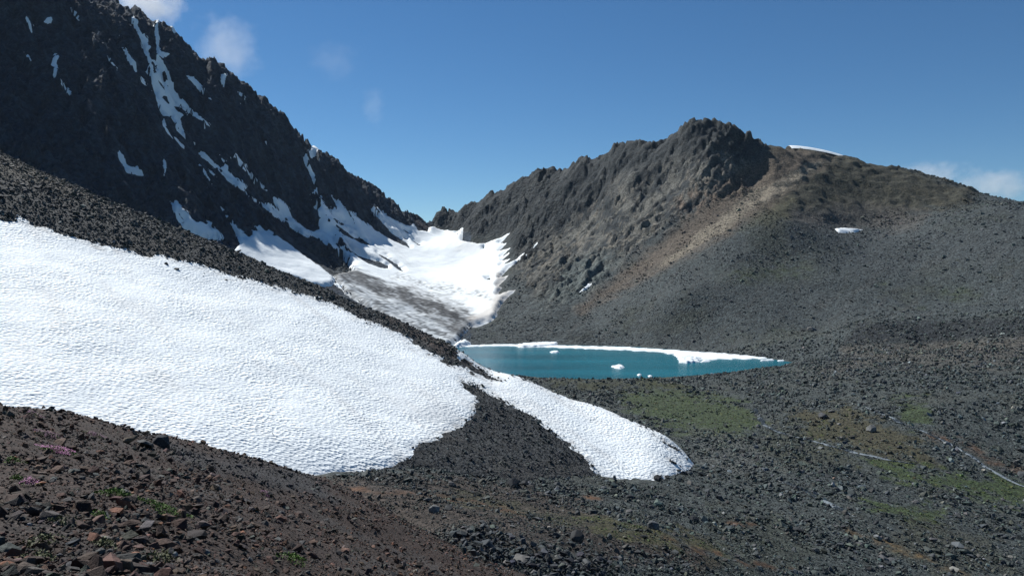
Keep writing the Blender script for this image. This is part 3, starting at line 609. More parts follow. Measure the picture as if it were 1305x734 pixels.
ice("990,459.5 1000,459 1000,460 991,460.2", 'last thin scrap of ice at the tip of the tarn', .35, .3, warp=.4)
ice("812,477.5 817,476.8 817,478.5 813,479", 'ice crumb close to the near shore', .4, .2, warp=.3)
ice("826,479 831,478.6 831,480 827,480.4", 'second ice crumb close to the near shore, beside stones', .35, .2, warp=.3)

# ------------------------------------------------------------------ becks
def stream_mat():
    m, n, b = newmat('beck_water'); L = n.links.new; b.inputs['Roughness'].default_value = .35; b.inputs['Specular IOR Level'].default_value = .15
    geo = nd(n, 'ShaderNodeNewGeometry'); no = nd(n, 'ShaderNodeTexNoise', Scale=1.1, Detail=6.0, Roughness=.7); L(geo.outputs['Position'], no.inputs['Vector'])
    n0 = nd(n, 'ShaderNodeTexNoise', Scale=.12, Detail=2.0); L(geo.outputs['Position'], n0.inputs['Vector'])
    ad = nd(n, 'ShaderNodeMath', operation='MULTIPLY_ADD'); ad.inputs[1].default_value = .9; L(n0.outputs[0], ad.inputs[0]); L(no.outputs[0], ad.inputs[2])
    cr = nd(n, 'ShaderNodeValToRGB'); e = cr.color_ramp.elements; e[0].position = .99; e[0].color = (.022, .028, .032, 1); e[1].position = 1.14; e[1].color = (.20, .23, .25, 1)
    L(ad.outputs[0], cr.inputs[0]); L(cr.outputs[0], b.inputs['Base Color'])
    bu = nd(n, 'ShaderNodeBump', Strength=.8, Distance=.3); L(no.outputs[0], bu.inputs['Height']); L(bu.outputs[0], b.inputs['Normal'])
    return m
M['beck'] = stream_mat()
def stream(path, w0):
    p = np.array(parse(path)); x, y, z, k = hits(p); q = np.stack([x, y], 1)
    s = np.r_[0, np.cumsum(np.hypot(*np.diff(q, axis=0).T))]; t = np.arange(0, s[-1], .5); X = np.interp(t, s, x); Y = np.interp(t, s, y)
    X += .6 * fbm(t / 7, 0 * t + w0, 3, 311); Y += .8 * fbm(t / 7, 0 * t + 9 + w0, 3, 312)
    dx, dy = np.gradient(X), np.gradient(Y); L = np.hypot(dx, dy); nx, ny = -dy / L, dx / L
    wd = w0 * (.75 + .6 * fbm(t / 5, 0 * t + 3, 3, 313)); wd = np.clip(wd, .25, None) * sstep(0, 4, t) * sstep(0, 4, s[-1] - t)
    tt = np.linspace(-1, 1, 5); GX = X[:, None] + nx[:, None] * wd[:, None] * tt; GY = Y[:, None] + ny[:, None] * wd[:, None] * tt
    Z = ground(GX, GY)[0]; Z = np.repeat(np.convolve(np.pad(Z[:, 2], 3, mode='edge'), np.ones(7) / 7, 'valid')[:, None], 5, 1) + .16 - .1 * tt ** 2
    Z = np.maximum(Z, ground(GX, GY)[0] + .02)
    return tag(grid_obj('stream', GX, GY, Z, M['beck']), kind='structure')
stream("962,518 966,530 974,542 990,550 1010,556 1040,563 1070,572 1100,580 1140,587 1175,593", .8)
stream("1100,518 1150,540 1188,556 1212,565 1232,578 1250,592 1285,612 1320,626", .6)
stream("985,610 1005,615 1028,624 1042,634 1070,647 1092,660", .65)

# ------------------------------------------------------------------ stones
rng = np.random.default_rng(7); random.seed(7)
def stone_mat(name, mode):
    m, n, b = newmat(name); L = n.links.new; b.inputs['Roughness'].default_value = .85; b.inputs['Specular IOR Level'].default_value = .3
    at = nd(n, 'ShaderNodeAttribute', attribute_name='tint'); at.attribute_type = mode
    tc = nd(n, 'ShaderNodeTexCoord'); oi = nd(n, 'ShaderNodeObjectInfo')
    ad = nd(n, 'ShaderNodeVectorMath', operation='MULTIPLY_ADD'); ad.inputs[1].default_value = (1, 1, 1); L(tc.outputs['Object'], ad.inputs[0])
    mu = nd(n, 'ShaderNodeMath', operation='MULTIPLY'); mu.inputs[1].default_value = 37.0; L(oi.outputs['Random'], mu.inputs[0]); L(mu.outputs[0], ad.inputs[2])
    no = nd(n, 'ShaderNodeTexNoise', Scale=3.0, Detail=7.0, Roughness=.7); L(ad.outputs[0], no.inputs['Vector'])
    mr = nd(n, 'ShaderNodeMapRange'); mr.inputs[1].default_value = .3; mr.inputs[2].default_value = .7; mr.inputs[3].default_value = .62; mr.inputs[4].default_value = 1.4; L(no.outputs[0], mr.inputs[0])
    vm = nd(n, 'ShaderNodeVectorMath', operation='SCALE'); L(at.outputs['Color'], vm.inputs[0]); L(mr.outputs[0], vm.inputs['Scale']); L(vm.outputs[0], b.inputs['Base Color'])
    bu = nd(n, 'ShaderNodeBump', Strength=.5, Distance=.08); L(no.outputs[0], bu.inputs['Height']); L(bu.outputs[0], b.inputs['Normal'])
    return m
M['stone_i'] = stone_mat('loose_stone', 'INSTANCER'); M['stone_o'] = stone_mat('boulder_stone', 'OBJECT')
def stone_mesh(seed, n, flat, m, bev=0.0):
    r = random.Random(seed); bm = bmesh.new()
    for _ in range(n):
        while True:
            p = Vector((r.uniform(-1, 1), r.uniform(-1, 1), r.uniform(-1, 1)))
            if .55 < p.length < 1: break
        bm.verts.new((p.x * .5, p.y * .5 * r.uniform(.75, 1), p.z * .5 * flat))
    h = bmesh.ops.convex_hull(bm, input=bm.verts)
    bmesh.ops.delete(bm, geom=[v for v in bm.verts if not v.link_faces], context='VERTS')
    if bev: 
        bmesh.ops.dissolve_limit(bm, angle_limit=.25, verts=bm.verts, edges=bm.edges)
        bmesh.ops.bevel(bm, geom=bm.edges[:], offset=bev, segments=1, affect='EDGES', profile=.5)
        bmesh.ops.triangulate(bm, faces=bm.faces)
    me = bpy.data.meshes.new('stone'); bm.to_mesh(me); bm.free(); me.materials.append(m); return me
protos = bpy.data.collections.new('stone_shapes')
NPROTO = 14
for i in range(NPROTO):
    protos.objects.link(bpy.data.objects.new(f'stone_shape_{i:02d}', stone_mesh(100 + i, 11 + i % 5, (.45, .6, .75, .9)[i % 4], M['stone_i'])))
def scatter_group():
    g = bpy.data.node_groups.new('lay_stones', 'GeometryNodeTree')
    g.interface.new_socket('Geometry', in_out='INPUT', socket_type='NodeSocketGeometry'); g.interface.new_socket('Geometry', in_out='OUTPUT', socket_type='NodeSocketGeometry')
    N = g.nodes.new; L = g.links.new; gi, go = N('NodeGroupInput'), N('NodeGroupOutput')
    ci = N('GeometryNodeCollectionInfo'); ci.inputs['Collection'].default_value = protos; ci.inputs['Separate Children'].default_value = True; ci.inputs['Reset Children'].default_value = True
    ip = N('GeometryNodeInstanceOnPoints'); ip.inputs['Pick Instance'].default_value = True
    def na(t, nm):
        x = N('GeometryNodeInputNamedAttribute'); x.data_type = t; x.inputs['Name'].default_value = nm; return x.outputs['Attribute']
    er = N('FunctionNodeEulerToRotation'); L(na('FLOAT_VECTOR', 'turn'), er.inputs[0])
    L(gi.outputs[0], ip.inputs['Points']); L(ci.outputs[0], ip.inputs['Instance']); L(na('INT', 'shape'), ip.inputs['Instance Index']); L(er.outputs[0], ip.inputs['Rotation']); L(na('FLOAT_VECTOR', 'size'), ip.inputs['Scale'])
    L(ip.outputs[0], go.inputs[0]); return g
LAY = scatter_group()
def lay(name, x, y, z, s, tint, tilt=.45):
    n = len(x); me = bpy.data.meshes.new(name); me.vertices.add(n); me.vertices.foreach_set('co', np.stack([x, y, z], 1).astype(np.float32).ravel())
    def at(nm, t, arr, f):
        a = me.attributes.new(nm, t, 'POINT'); a.data.foreach_set(f, np.ascontiguousarray(arr).ravel())
    at('turn', 'FLOAT_VECTOR', np.stack([rng.normal(0, tilt, n), rng.normal(0, tilt, n), rng.uniform(0, 6.283, n)], 1).astype(np.float32), 'vector')
    at('size', 'FLOAT_VECTOR', (s[:, None] * rng.uniform(.75, 1.25, (n, 3))).astype(np.float32), 'vector')
    at('shape', 'INT', rng.integers(0, NPROTO, n).astype(np.int32), 'value')
    c = np.ones((n, 4), np.float32); c[:, :3] = tint; at('tint', 'FLOAT_COLOR', c, 'color')
    o = link(bpy.data.objects.new(name, me)); md = o.modifiers.new('lay', 'NODES'); md.node_group = LAY
    return tag(o, kind='stuff')
def psize(n, smin, smax, al):
    r = rng.uniform(0, 1, n); return smin * (1 - r * (1 - (smax / smin) ** (-al))) ** (-1 / al)
SNOWPOLY = [parse(MAIN), parse(STRIP)]
def on_snow(u, v, grow=0.0):
    d = np.maximum(sdpoly(u, v, SNOWPOLY[0]), sdpoly(u, v, SNOWPOLY[1]))
    for h in STRIP_HOLES: d = np.minimum(d, -sdpoly(u, v, parse(h)))
    return d + grow
def vary(C, amt, n):
    g = np.exp(rng.normal(0, amt, n))[:, None]; return np.clip(.88 * C * g * np.exp(rng.normal(0, .06, (n, 3))), .008, .6)
def shade(n, pal, wts):
    return np.array(pal)[rng.choice(len(pal), n, p=np.array(wts) / sum(wts))]

# brown rubble underfoot
n = 125000
th = np.radians(rng.uniform(-44, 30, n)); r = np.exp(rng.uniform(math.log(2.0), math.log(72), n)); x, y = np.sin(th) * r, np.cos(th) * r
z = near_height(x, y); u, v = project(x, y, z); g, k = ground(x, y, False)
ok = (k == 2); x, y, z, r, u, v = [q[ok] for q in (x, y, z, r, u, v)]; n = len(x)
pat = fbm(x / 2.5, y / 2.5, 3, 401)
s = psize(n, .0030, .030, 2.3) * np.maximum(r, 4.5) * mix(.85, 1.7, sstep(380, 120, u) * sstep(590, 700, v)) * (1 + .5 * np.clip(pat, -.7, 1)) * np.where(rng.uniform(0, 1, n) < .5, .8, 1)
s = np.minimum(s, .34)
t = shade(n, [(.060, .038, .031), (.046, .040, .038), (.082, .052, .038), (.050, .054, .054), (.13, .066, .042), (.15, .145, .135), (.036, .050, .046)], [40, 20, 16, 13, 3, 3, 5])
m_ = umask(u, v, "190,556 300,585 400,606 430,640 330,615 230,590", 6, 8 * pat); t = t * (1 - m_[:, None]) + np.array((.052, .055, .060)) * m_[:, None]
lay('rubble', x, y, z + s * .12, s * .9, vary(t * (1.10, 1.0, .94), .34, n))

# boulder field of the valley floor
n = 140000
th = np.radians(rng.uniform(-16, 37, n)); r = np.exp(rng.uniform(math.log(52), math.log(400), n)); x, y = np.sin(th) * r, np.cos(th) * r
z = far_height(x, y); u, v = project(x, y, z); g, k = ground(x, y)
fc = floor_colors(x, y, z); soft = sstep(.010, .028, np.maximum(fc[:, 1] - fc[:, 2], fc[:, 0] - fc[:, 2])); dens = .45 + .7 * fbm(x / 11, y / 11, 3, 402)
ok = (k == 0) & (u > 330) & (u < 1340) & (sdpoly(x, y, LAKE) < -1.0) & (rng.uniform(0, 1, n) < np.clip(1.0 - .74 * soft, .05, 1)) & (on_snow(u, v) < 0)
x, y, z, r, u, v, dens, soft, fc = [q[ok] for q in (x, y, z, r, u, v, dens, soft, fc)]; n = len(x)
s = psize(n, .0019, .013, 2.3) * r * np.clip(.55 + .95 * dens, .5, 1.75) * (1 - .35 * soft); s = np.minimum(s, 1.9)
t = shade(n, [(.040, .049, .051), (.054, .062, .062), (.070, .069, .058), (.15, .155, .15), (.032, .039, .041)], [36, 30, 14, 5, 15])
t = t * mix(.74, .45, soft)[:, None] + fc * mix(.26, .55, soft)[:, None]
lay('boulder_field', x, y, z + s * .10, s, vary(t * (1.06, 1.14, 1.13), .40, n))

# the pile of blue grey blocks at the bottom edge
n = 1500
uv = np.stack([rng.uniform(565, 790, n), rng.uniform(676, 745, n)], 1); pw = umask(uv[:, 0], uv[:, 1], "578,690 610,676 640,690 680,704 740,710 785,722 780,745 700,745 650,722 600,712", 7, 6 * rng.normal(0, 1, n))
uv = uv[rng.uniform(0, 1, n) < pw]; x, y, z, k = hits(uv); n = len(x); s = psize(n, .005, .017, 1.8) * np.hypot(x, y)
t = shade(n, [(.034, .042, .047), (.050, .058, .062), (.085, .088, .088), (.028, .033, .037)], [40, 30, 14, 20])
lay('block_pile', x, y, z + s * .25 + rng.uniform(0, .3, n), s, vary(t, .25, n))

# moss cushions on the wet ground
n = 90000
th = np.radians(rng.uniform(-16, 37, n)); r = np.exp(rng.uniform(math.log(55), math.log(300), n)); x, y = np.sin(th) * r, np.cos(th) * r
z = far_height(x, y); u, v = project(x, y, z); fc = floor_colors(x, y, z); gr = sstep(.012, .028, fc[:, 1] - fc[:, 2]) * sstep(-.012, .004, fc[:, 1] - fc[:, 0])
ok = (rng.uniform(0, 1, n) < gr * np.clip(.5 + 1.2 * fbm(x / 3, y / 3, 3, 405), 0, 1)) & (u > 430) & (u < 1330) & (sdpoly(x, y, LAKE) < -1) & (ground(x, y, False)[1] == 0)
x, y, z, r, fc = [q[ok] for q in (x, y, z, r, fc)]; n = len(x); s = psize(n, .0026, .009, 2.2) * r
t = shade(n, [(.044, .074, .018), (.062, .086, .022), (.070, .066, .024)], [45, 35, 20]) * .75 + fc * .25
lay('moss', x, y, z - s * .12, s, vary(t, .25, n), .15)
# debris on the snout of the glacier
n = 30000
x = rng.uniform(-180, 5, n); y = rng.uniform(430, 700, n); z = far_height(x, y); u, v = project(x, y, z)
pw = umask(u, v, "440,344 470,357 505,370 535,380 560,390 588,402 600,414 592,426 575,440 540,430 500,400 460,382 420,362", 5, 5 * fbm(x / 9, y / 9, 3, 406)) * np.clip(.55 + 1.0 * fbm(x / 14, y / 6, 3, 407), .05, 1)
pw = np.maximum(pw, .5 * umask(u, v, "494,352 520,356 545,363 578,369 600,375 626,379 630,388 603,383 578,378 544,373 515,364", 3, 4 * fbm(x / 9, y / 9, 3, 408)))
ok = rng.uniform(0, 1, n) < pw; x, y, z = [q[ok] for q in (x, y, z)]; n = len(x); s = psize(n, .7, 3.0, 2.6)
lay('glacier_debris', x, y, z + 1.6 + s * .05, s, vary(shade(n, [(.036, .038, .040), (.055, .054, .052)], [70, 30]), .3, n))

# dark scree of the spur
n = 190000
x = rng.uniform(-150, 55, n); y = rng.uniform(60, 240, n); z = spur_height(x, y); u, v = project(x, y, z); g, k = ground(x, y, False); r = np.hypot(x, y)
ok = (k == 1) & (u > -30) & (u < 905) & (on_snow(u, v) < rng.normal(-1.5, 2.0, n)) & (v > 150) & (z > spur_rbf(x, y) - 5)
ok &= rng.uniform(0, 1, n) < .75
x, y, z, r, u, v = [q[ok] for q in (x, y, z, r, u, v)]; n = len(x)
s = psize(n, .0019, .0095, 2.8) * r * np.where((u < 130) & (v < 235), .8, 1)
t = shade(n, [(.030, .035, .038), (.041, .046, .049), (.056, .055, .050), (.11, .112, .11)], [40, 34, 14, 4]); sc_ = spur_colors(x, y, z); t = t * .7 + sc_ * .3
lay('scree', x, y, z + s * .12, s, vary(t * (1.06, 1.14, 1.16), .30, n))

# stones that rolled onto the snow
n = 5000
x = rng.uniform(-125, 46, n); y = rng.uniform(70, 205, n); z = spur_height(x, y); u, v = project(x, y, z); dn = on_snow(u, v)
ok = (dn > 2) & (rng.uniform(0, 1, n) < .30 * np.exp(-dn / 7) + .012) & (ground(x, y, False)[1] == 1); x, y, z = [q[ok] for q in (x, y, z)]; n = len(x); s = psize(n, .18, .9, 2.4)
lay('stones_on_snow', x, y, z + .18, s, vary(shade(n, [(.034, .038, .041), (.055, .053, .050)], [70, 30]), .3, n))

# blocks on the long grey slope across the tarn
n = 100000
x = rng.uniform(-50, 420, n); y = rng.uniform(290, 620, n); z = far_height(x, y); u, v = project(x, y, z)
ok = (u > 575) & (u < 1340) & (v > 205) & (v < 470) & (z > .3) & (sdpoly(u, v, parse(GL)) < -3) & (rng.uniform(0, 1, n) < np.clip(.55 + .8 * fbm(x / 22, y / 22, 3, 404), .12, 1)) & (sdpoly(u, v, RIGHT_CRAG) < 8) & (sdpoly(u, v, HILL) < 5)
x, y, z, u, v = [q[ok] for q in (x, y, z, u, v)]; n = len(x); r = np.hypot(x, y)
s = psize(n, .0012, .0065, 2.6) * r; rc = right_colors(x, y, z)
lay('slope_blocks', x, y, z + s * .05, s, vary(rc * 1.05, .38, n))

# ------------------------------------------------------------------ single boulders
BIG = [stone_mesh(500 + i, 20 + (i % 4) * 4, (.55, .7, .85, 1.0)[i % 4], M['stone_o'], .025) for i in range(12)]
GREYS, DARK, PALE, ORANGE, RUSTY, TEAL, PINK, BRN = (.060, .064, .068), (.026, .029, .033), (.17, .165, .155), (.20, .095, .055), (.15, .062, .032), (.040, .062, .062), (.13, .085, .078), (.075, .052, .043)
def boulder(u, v, wpx, tint, label, shape=0, flat=1.0, sink=.18, group='single boulders', turn=None, name='boulder', lift=0.0):
    x, d, z, k = [q[0] for q in hits([(u, v + wpx * .22)])]; s = wpx * d / FPX
    o = link(bpy.data.objects.new(name, BIG[shape % 12])); o.location = (x, d, z + s * flat * (.36 - sink) + lift); o.scale = (s * 1.12, s * 1.0, s * flat * 1.05)
    o.rotation_euler = (random.gauss(0, .22), random.gauss(0, .22), random.uniform(0, 6.28) if turn is None else turn); o['tint'] = tint
    return tag(o, label, 'boulder' if name == 'boulder' else 'stone', group)
for a in (
    (654, 615, 21, DARK, 'larger dark boulder of the pair on the rusty flat below the scree triangle', 3, .8), (669, 617, 13, DARK, 'smaller dark boulder of the pair on the rusty flat', 6, .9), (677, 618, 8, GREYS, 'grey stone beside the dark boulder pair', 2, .8),
    (554, 648, 17, (.15, .155, .15), 'pale grey block standing alone on the mossy flat', 7, .85), (545, 636, 13, GREYS, 'grey stone just behind the pale block on the mossy flat', 4, .8), (581, 683, 11, BRN, 'brown stone at the upper tip of the grey rock pile', 1, .8),
    (833, 672, 17, (.085, .092, .098), 'grey cube shaped boulder on the moss strip', 7, .95), (821, 681, 14, DARK, 'dark slab leaning at the foot of the cube shaped boulder', 5, .6), (777, 682, 9, (.09, .10, .10), 'small pointed stone on the moss strip', 11, 1.3),
    (735, 683, 22, (.036, .038, .040), 'craggy dark boulder casting a shadow on bare brown soil', 3, 1.1), (708, 681, 13, DARK, 'dark stone left of the craggy boulder on brown soil', 2, .9), (706, 696, 8, DARK, 'little dark stone below the craggy boulder on brown soil', 6, 1.0),
    (664, 709, 32, (.12, .118, .112), 'broad flat pale slab on top of the grey rock pile', 8, .45), (645, 716, 15, (.11, .105, .10), 'rounded stone next to the broad pale slab', 10, .8), (747, 716, 21, (.085, .090, .092), 'big grey boulder at the end of the rock pile', 9, .75),
    (621, 694, 24, (.040, .048, .056), 'blue grey boulder in the middle of the rock pile', 11, .85), (608, 683, 20, (.042, .050, .056), 'dark hump of rock at the upper end of the rock pile', 2, .8), (677, 716, 17, DARK, 'dark block right under the broad pale slab', 5, .8), (720, 716, 16, (.10, .098, .095), 'cracked pale block between slab and big grey boulder', 1, .7), (592, 690, 15, (.045, .05, .054), 'grey stone at the left edge of the rock pile', 6, .8),
    (838, 609, 15, (.018, .020, .023), 'black rock poking out at the foot of the snow tongue', 3, .85), (851, 608, 9, (.020, .022, .024), 'small black rock beside the snow tongue foot', 1, .8), (858, 587, 13, (.030, .032, .034), 'flat dark rock melted out of the snow tongue', 8, .5), (865, 598, 9, DARK, 'dark stone on the very tip of the snow tongue', 4, .7),
    (212, 336, 8, DARK, 'left one of two dark stones lying on the upper snowfield', 2, .7), (225, 342, 9, DARK, 'right one of two dark stones lying on the upper snowfield', 5, .7), (288, 356, 6, DARK, 'tiny dark stone on the upper rim of the snowfield', 6, .6),
    (1049, 529, 16, (.055, .058, .064), 'dark boulder at the top of the ochre bog', 9, .8), (1110, 546, 14, (.12, .125, .125), 'grey boulder standing in the ochre bog', 7, .9), (1069, 540, 6, (.26, .25, .23), 'small white stone in the ochre bog', 10, .8), (1072, 557, 6, (.24, .23, .22), 'pale stone beside the beck under the ochre bog', 4, .8),
    (1018, 673, 18, (.022, .025, .028), 'dark overhanging block in the boulder field below the small beck', 8, .7), (1119, 684, 12, (.16, .17, .175), 'pale rounded boulder beside the orange streak', 10, .9), (1131, 686, 10, (.05, .052, .055), 'dark boulder touching the pale rounded one', 3, .9), (1063, 609, 6, (.20, .14, .11), 'pinkish stone in the grey field above the small beck', 6, .8),
    (1254, 598, 7, (.30, .28, .24), 'cream stone beside the right hand beck', 1, .7), (1035, 418, 13, (.13, .13, .125), 'pale boulder alone on the grey slope across the tarn', 7, .6), (1024, 418, 9, (.15, .15, .145), 'flat pale rock beside the lone boulder across the tarn', 8, .3),
    (722, 480, 5, DARK, 'small dark stone on the grassy tarn shore', 2, 1.0), (1112, 424, 4, GREYS, 'little block on the dark bank above the hummocks', 5, .8), (1060, 523, 12, (.10, .105, .11), 'flat grey rock above the ochre bog', 4, .5), (1146, 568, 10, (.06, .062, .06), 'grey block between bog and beck', 9, .7),
    (1206, 563, 9, (.19, .20, .205), 'pale wet boulder in the right hand beck', 10, .7), (966, 542, 8, (.10, .105, .11), 'wet grey boulder at the head of the beck', 6, .8)):
    boulder(*a[:5], shape=a[5], flat=a[6])
for a in (
    (13, 698, 30, (.055, .066, .060), 'rounded grey green boulder at the edge of the rubble', 10, .75), (155, 722, 36, (.095, .070, .050), 'large brown boulder spotted with lichen at the bottom', 3, .95), (170, 703, 20, ORANGE, 'bright orange flake leaning on the large lichen boulder', 8, .5), (161, 691, 14, (.17, .09, .055), 'orange stone above the lichen boulder', 5, .6),
    (126, 682, 30, (.15, .14, .125), 'sunlit flat slab in the brown rubble', 8, .5), (145, 673, 18, (.085, .062, .054), 'angular brown stone standing behind the sunlit slab', 7, .95), (5, 717, 24, RUSTY, 'rust orange stone in the bottom corner', 4, .7), (36, 713, 20, (.19, .10, .070), 'orange tan angular stone near the bottom corner', 7, .8), (22, 712, 22, PINK, 'pinkish grey slab between the two orange stones', 8, .55),
    (93, 687, 26, (.030, .036, .044), 'dark blue slab lying in the rubble', 5, .45), (38, 667, 8, (.40, .37, .36), 'small white quartz pebble', 10, .9), (152, 662, 11, (.022, .050, .045), 'dark green stone in the rubble', 9, .9), (2, 655, 14, (.05, .11, .11), 'teal stone cut by the left margin', 6, .6), (184, 662, 13, (.030, .034, .036), 'dark round stone right of the green one', 10, .8),
    (86, 718, 20, (.085, .085, .090), 'light grey slab at the bottom between orange and lichen stones', 8, .5), (118, 722, 22, (.065, .072, .076), 'blue grey block at the bottom edge', 1, .7), (222, 706, 11, (.22, .23, .23), 'pale triangular stone in fine brown rubble', 11, .9), (262, 702, 14, (.10, .11, .115), 'pale grey stone in fine brown rubble', 2, .6),
    (189, 718, 13, (.12, .115, .12), 'pale grey stone right of the lichen boulder', 4, .7), (38, 650, 18, (.055, .046, .050), 'purplish slab in the rubble', 8, .5), (60, 642, 16, (.040, .036, .038), 'dark slab beside the purplish one', 5, .6), (112, 660, 14, (.060, .050, .040), 'brown slab near the white pebble', 1, .6),
    (163, 559, 24, (.11, .085, .060), 'tan rock on the crest of the rubble against the snow', 1, .7), (186, 562, 32, (.062, .066, .070), 'long grey slab on the crest against the snow', 8, .55), (206, 563, 26, (.030, .034, .040), 'dark upright block on the crest against the snow', 7, 1.0), (231, 578, 13, (.07, .075, .08), 'grey stone below the crest blocks', 6, .7),
    (267, 596, 15, (.080, .062, .052), 'brown triangular stone below the crest', 11, .9), (29, 521, 8, (.05, .045, .045), 'stone on the crest at the top of the rubble', 2, .9), (76, 532, 10, (.045, .040, .040), 'dark stone on the crest right of the purple flowers', 3, .8), (355, 641, 12, (.085, .055, .042), 'reddish stone where the rubble turns fine', 7, .8), (330, 703, 11, (.06, .05, .047), 'brown stone in the fine rubble near the green tuft', 4, .7)):
    boulder(*a[:5], shape=a[5], flat=a[6], group='single stones of the brown rubble', name='stone')
used = 0
def loose(count, box, lo, hi, pal, where, group, kk, noun):
    done = 0; tries = 0
    while done < count and tries < 12:
        tries += 1; c = count * 2; uv = np.stack([rng.uniform(box[0], box[2], c), rng.uniform(box[1], box[3], c)], 1); x, d, z, k = hits(uv)
        ok = (k == kk) & (on_snow(uv[:, 0], uv[:, 1]) < -6)
        if kk == 0: fcx = floor_colors(x, d, z); ok &= (np.maximum(fcx[:, 1] - fcx[:, 2], fcx[:, 0] - fcx[:, 2]) < .016)
        for i in np.where(ok)[0]:
            if done >= count: break
            wpx = lo * (hi / lo) ** (rng.uniform() ** 1.7); s = wpx * d[i] / FPX; f = rng.uniform(.5, .95)
            o = link(bpy.data.objects.new('loose_stone', BIG[int(rng.integers(12))])); o.location = (x[i], d[i], z[i] + s * f * .12); o.scale = (s * 1.1, s, s * f)
            o.rotation_euler = (rng.normal(0, .3), rng.normal(0, .3), rng.uniform(0, 6.28)); pal_i = int(rng.integers(len(pal))); c_ = np.array(pal[pal_i]) * math.exp(rng.normal(0, .22)); o['tint'] = tuple(float(q) for q in c_)
            ci = pal_i; size = 'small' if wpx < lo * 1.25 else 'large' if wpx > lo * 1.6 else 'middling'; form = 'flat' if f < .66 else 'blocky' if f < .82 else 'upright'
            spot = next(w_ for (a0, b0, a1, b1), w_ in where if a0 <= uv[i, 0] < a1 and b0 <= uv[i, 1] < b1)
            tag(o, f'{size} {form} {noun[pal_i]} {spot}', 'stone', group); done += 1
loose(110, (-5, 600, 420, 732), 9, 20, [(.055, .042, .037), (.05, .047, .046), (.08, .058, .047), (.055, .057, .06), (.045, .052, .05)], [((-99, 0, 110, 640), 'in the rubble below the pink flowers'), ((-99, 0, 110, 690), 'in the rubble near the white quartz pebble'), ((-99, 0, 110, 999), 'in the rubble among the orange corner stones'),
       ((0, 0, 200, 660), 'in the rubble around the long green mat'), ((0, 0, 210, 999), 'in the rubble around the lichen boulder'), ((0, 0, 310, 670), 'in the rubble around the wide green mat'), ((0, 0, 310, 999), 'in the rubble right of the lichen boulder'), ((0, 0, 999, 660), 'where the brown rubble turns fine'), ((0, 0, 999, 999), 'in fine rubble by the lone green mat')],
      'ordinary stones of the brown rubble', 2, ['brown stone', 'grey brown stone', 'reddish stone', 'blue grey stone', 'green grey stone'])
loose(120, (560, 600, 1303, 732), 8, 15, [(.044, .050, .054), (.055, .060, .063), (.07, .068, .063), (.036, .040, .044), (.10, .10, .10)], [((0, 0, 760, 660), 'on the rusty flat below the scree'), ((0, 0, 760, 999), 'around the grey rock pile'), ((0, 0, 900, 660), 'in front of the snow tongue'), ((0, 0, 900, 999), 'beside the moss strip at the bottom'),
       ((0, 0, 1040, 640), 'between snow tongue and small beck'), ((0, 0, 1040, 690), 'in the boulder field under the small beck'), ((0, 0, 1040, 999), 'at the bottom below the boulder field'), ((0, 0, 1170, 650), 'near the green strip by the beck'), ((0, 0, 1170, 999), 'around the orange streak'), ((0, 0, 2000, 660), 'near the right hand beck'), ((0, 0, 2000, 999), 'in the bottom right corner')],
      'ordinary boulders of the valley floor', 0, ['slate boulder', 'grey boulder', 'brown grey boulder', 'dark boulder', 'pale boulder'])

# ------------------------------------------------------------------ plants in the rubble
def leaf_mat(name, c, var=.35):
    m, n, b = newmat(name); L = n.links.new; b.inputs['Roughness'].default_value = .7; b.inputs['Specular IOR Level'].default_value = .2
    geo = nd(n, 'ShaderNodeNewGeometry'); hs = nd(n, 'ShaderNodeHueSaturation', Color=tuple(c) + (1,)); mr = nd(n, 'ShaderNodeMapRange'); mr.inputs[3].default_value = 1 - var; mr.inputs[4].default_value = 1 + var
    L(geo.outputs['Random Per Island'], mr.inputs[0]); L(mr.outputs[0], hs.inputs['Value']); L(hs.outputs[0], b.inputs['Base Color']); return m
M['leaf'] = leaf_mat('leaf', (.075, .14, .022)); M['leaf_dry'] = leaf_mat('dry_leaf', (.09, .10, .045)); M['petal'] = leaf_mat('petal', (.42, .14, .34)); M['petal_dark'] = leaf_mat('dark_petal', (.17, .07, .15))
def leaves(cx, cy, rx, ry, n, ln, up, hgt, seed):
    r = np.random.default_rng(seed); a = r.uniform(0, 6.283, n); q = np.sqrt(r.uniform(0, 1, n)); clump = .75 + .35 * np.sin(3 * a + seed)
    x = cx + np.cos(a) * q * rx * clump; y = cy + np.sin(a) * q * ry * clump; z = near_height(x, y) + hgt * (1 - q * q) * r.uniform(.2, 1, n)
    t = r.uniform(0, 6.283, n); l = ln * r.uniform(.6, 1.4, n); w_ = l * .32; el = r.uniform(*up, n)
    dx, dy, dz = np.cos(t) * np.cos(el), np.sin(t) * np.cos(el), np.sin(el); px, py = -np.sin(t), np.cos(t)
    b = np.stack([x, y, z], 1); d = np.stack([dx, dy, dz], 1); p = np.stack([px, py, 0 * px], 1)
    V = np.stack([b, b + d * l[:, None] * .5 + p * w_[:, None], b + d * l[:, None], b + d * l[:, None] * .5 - p * w_[:, None]], 1).reshape(-1, 3)
    return V, np.arange(4 * n).reshape(n, 4)
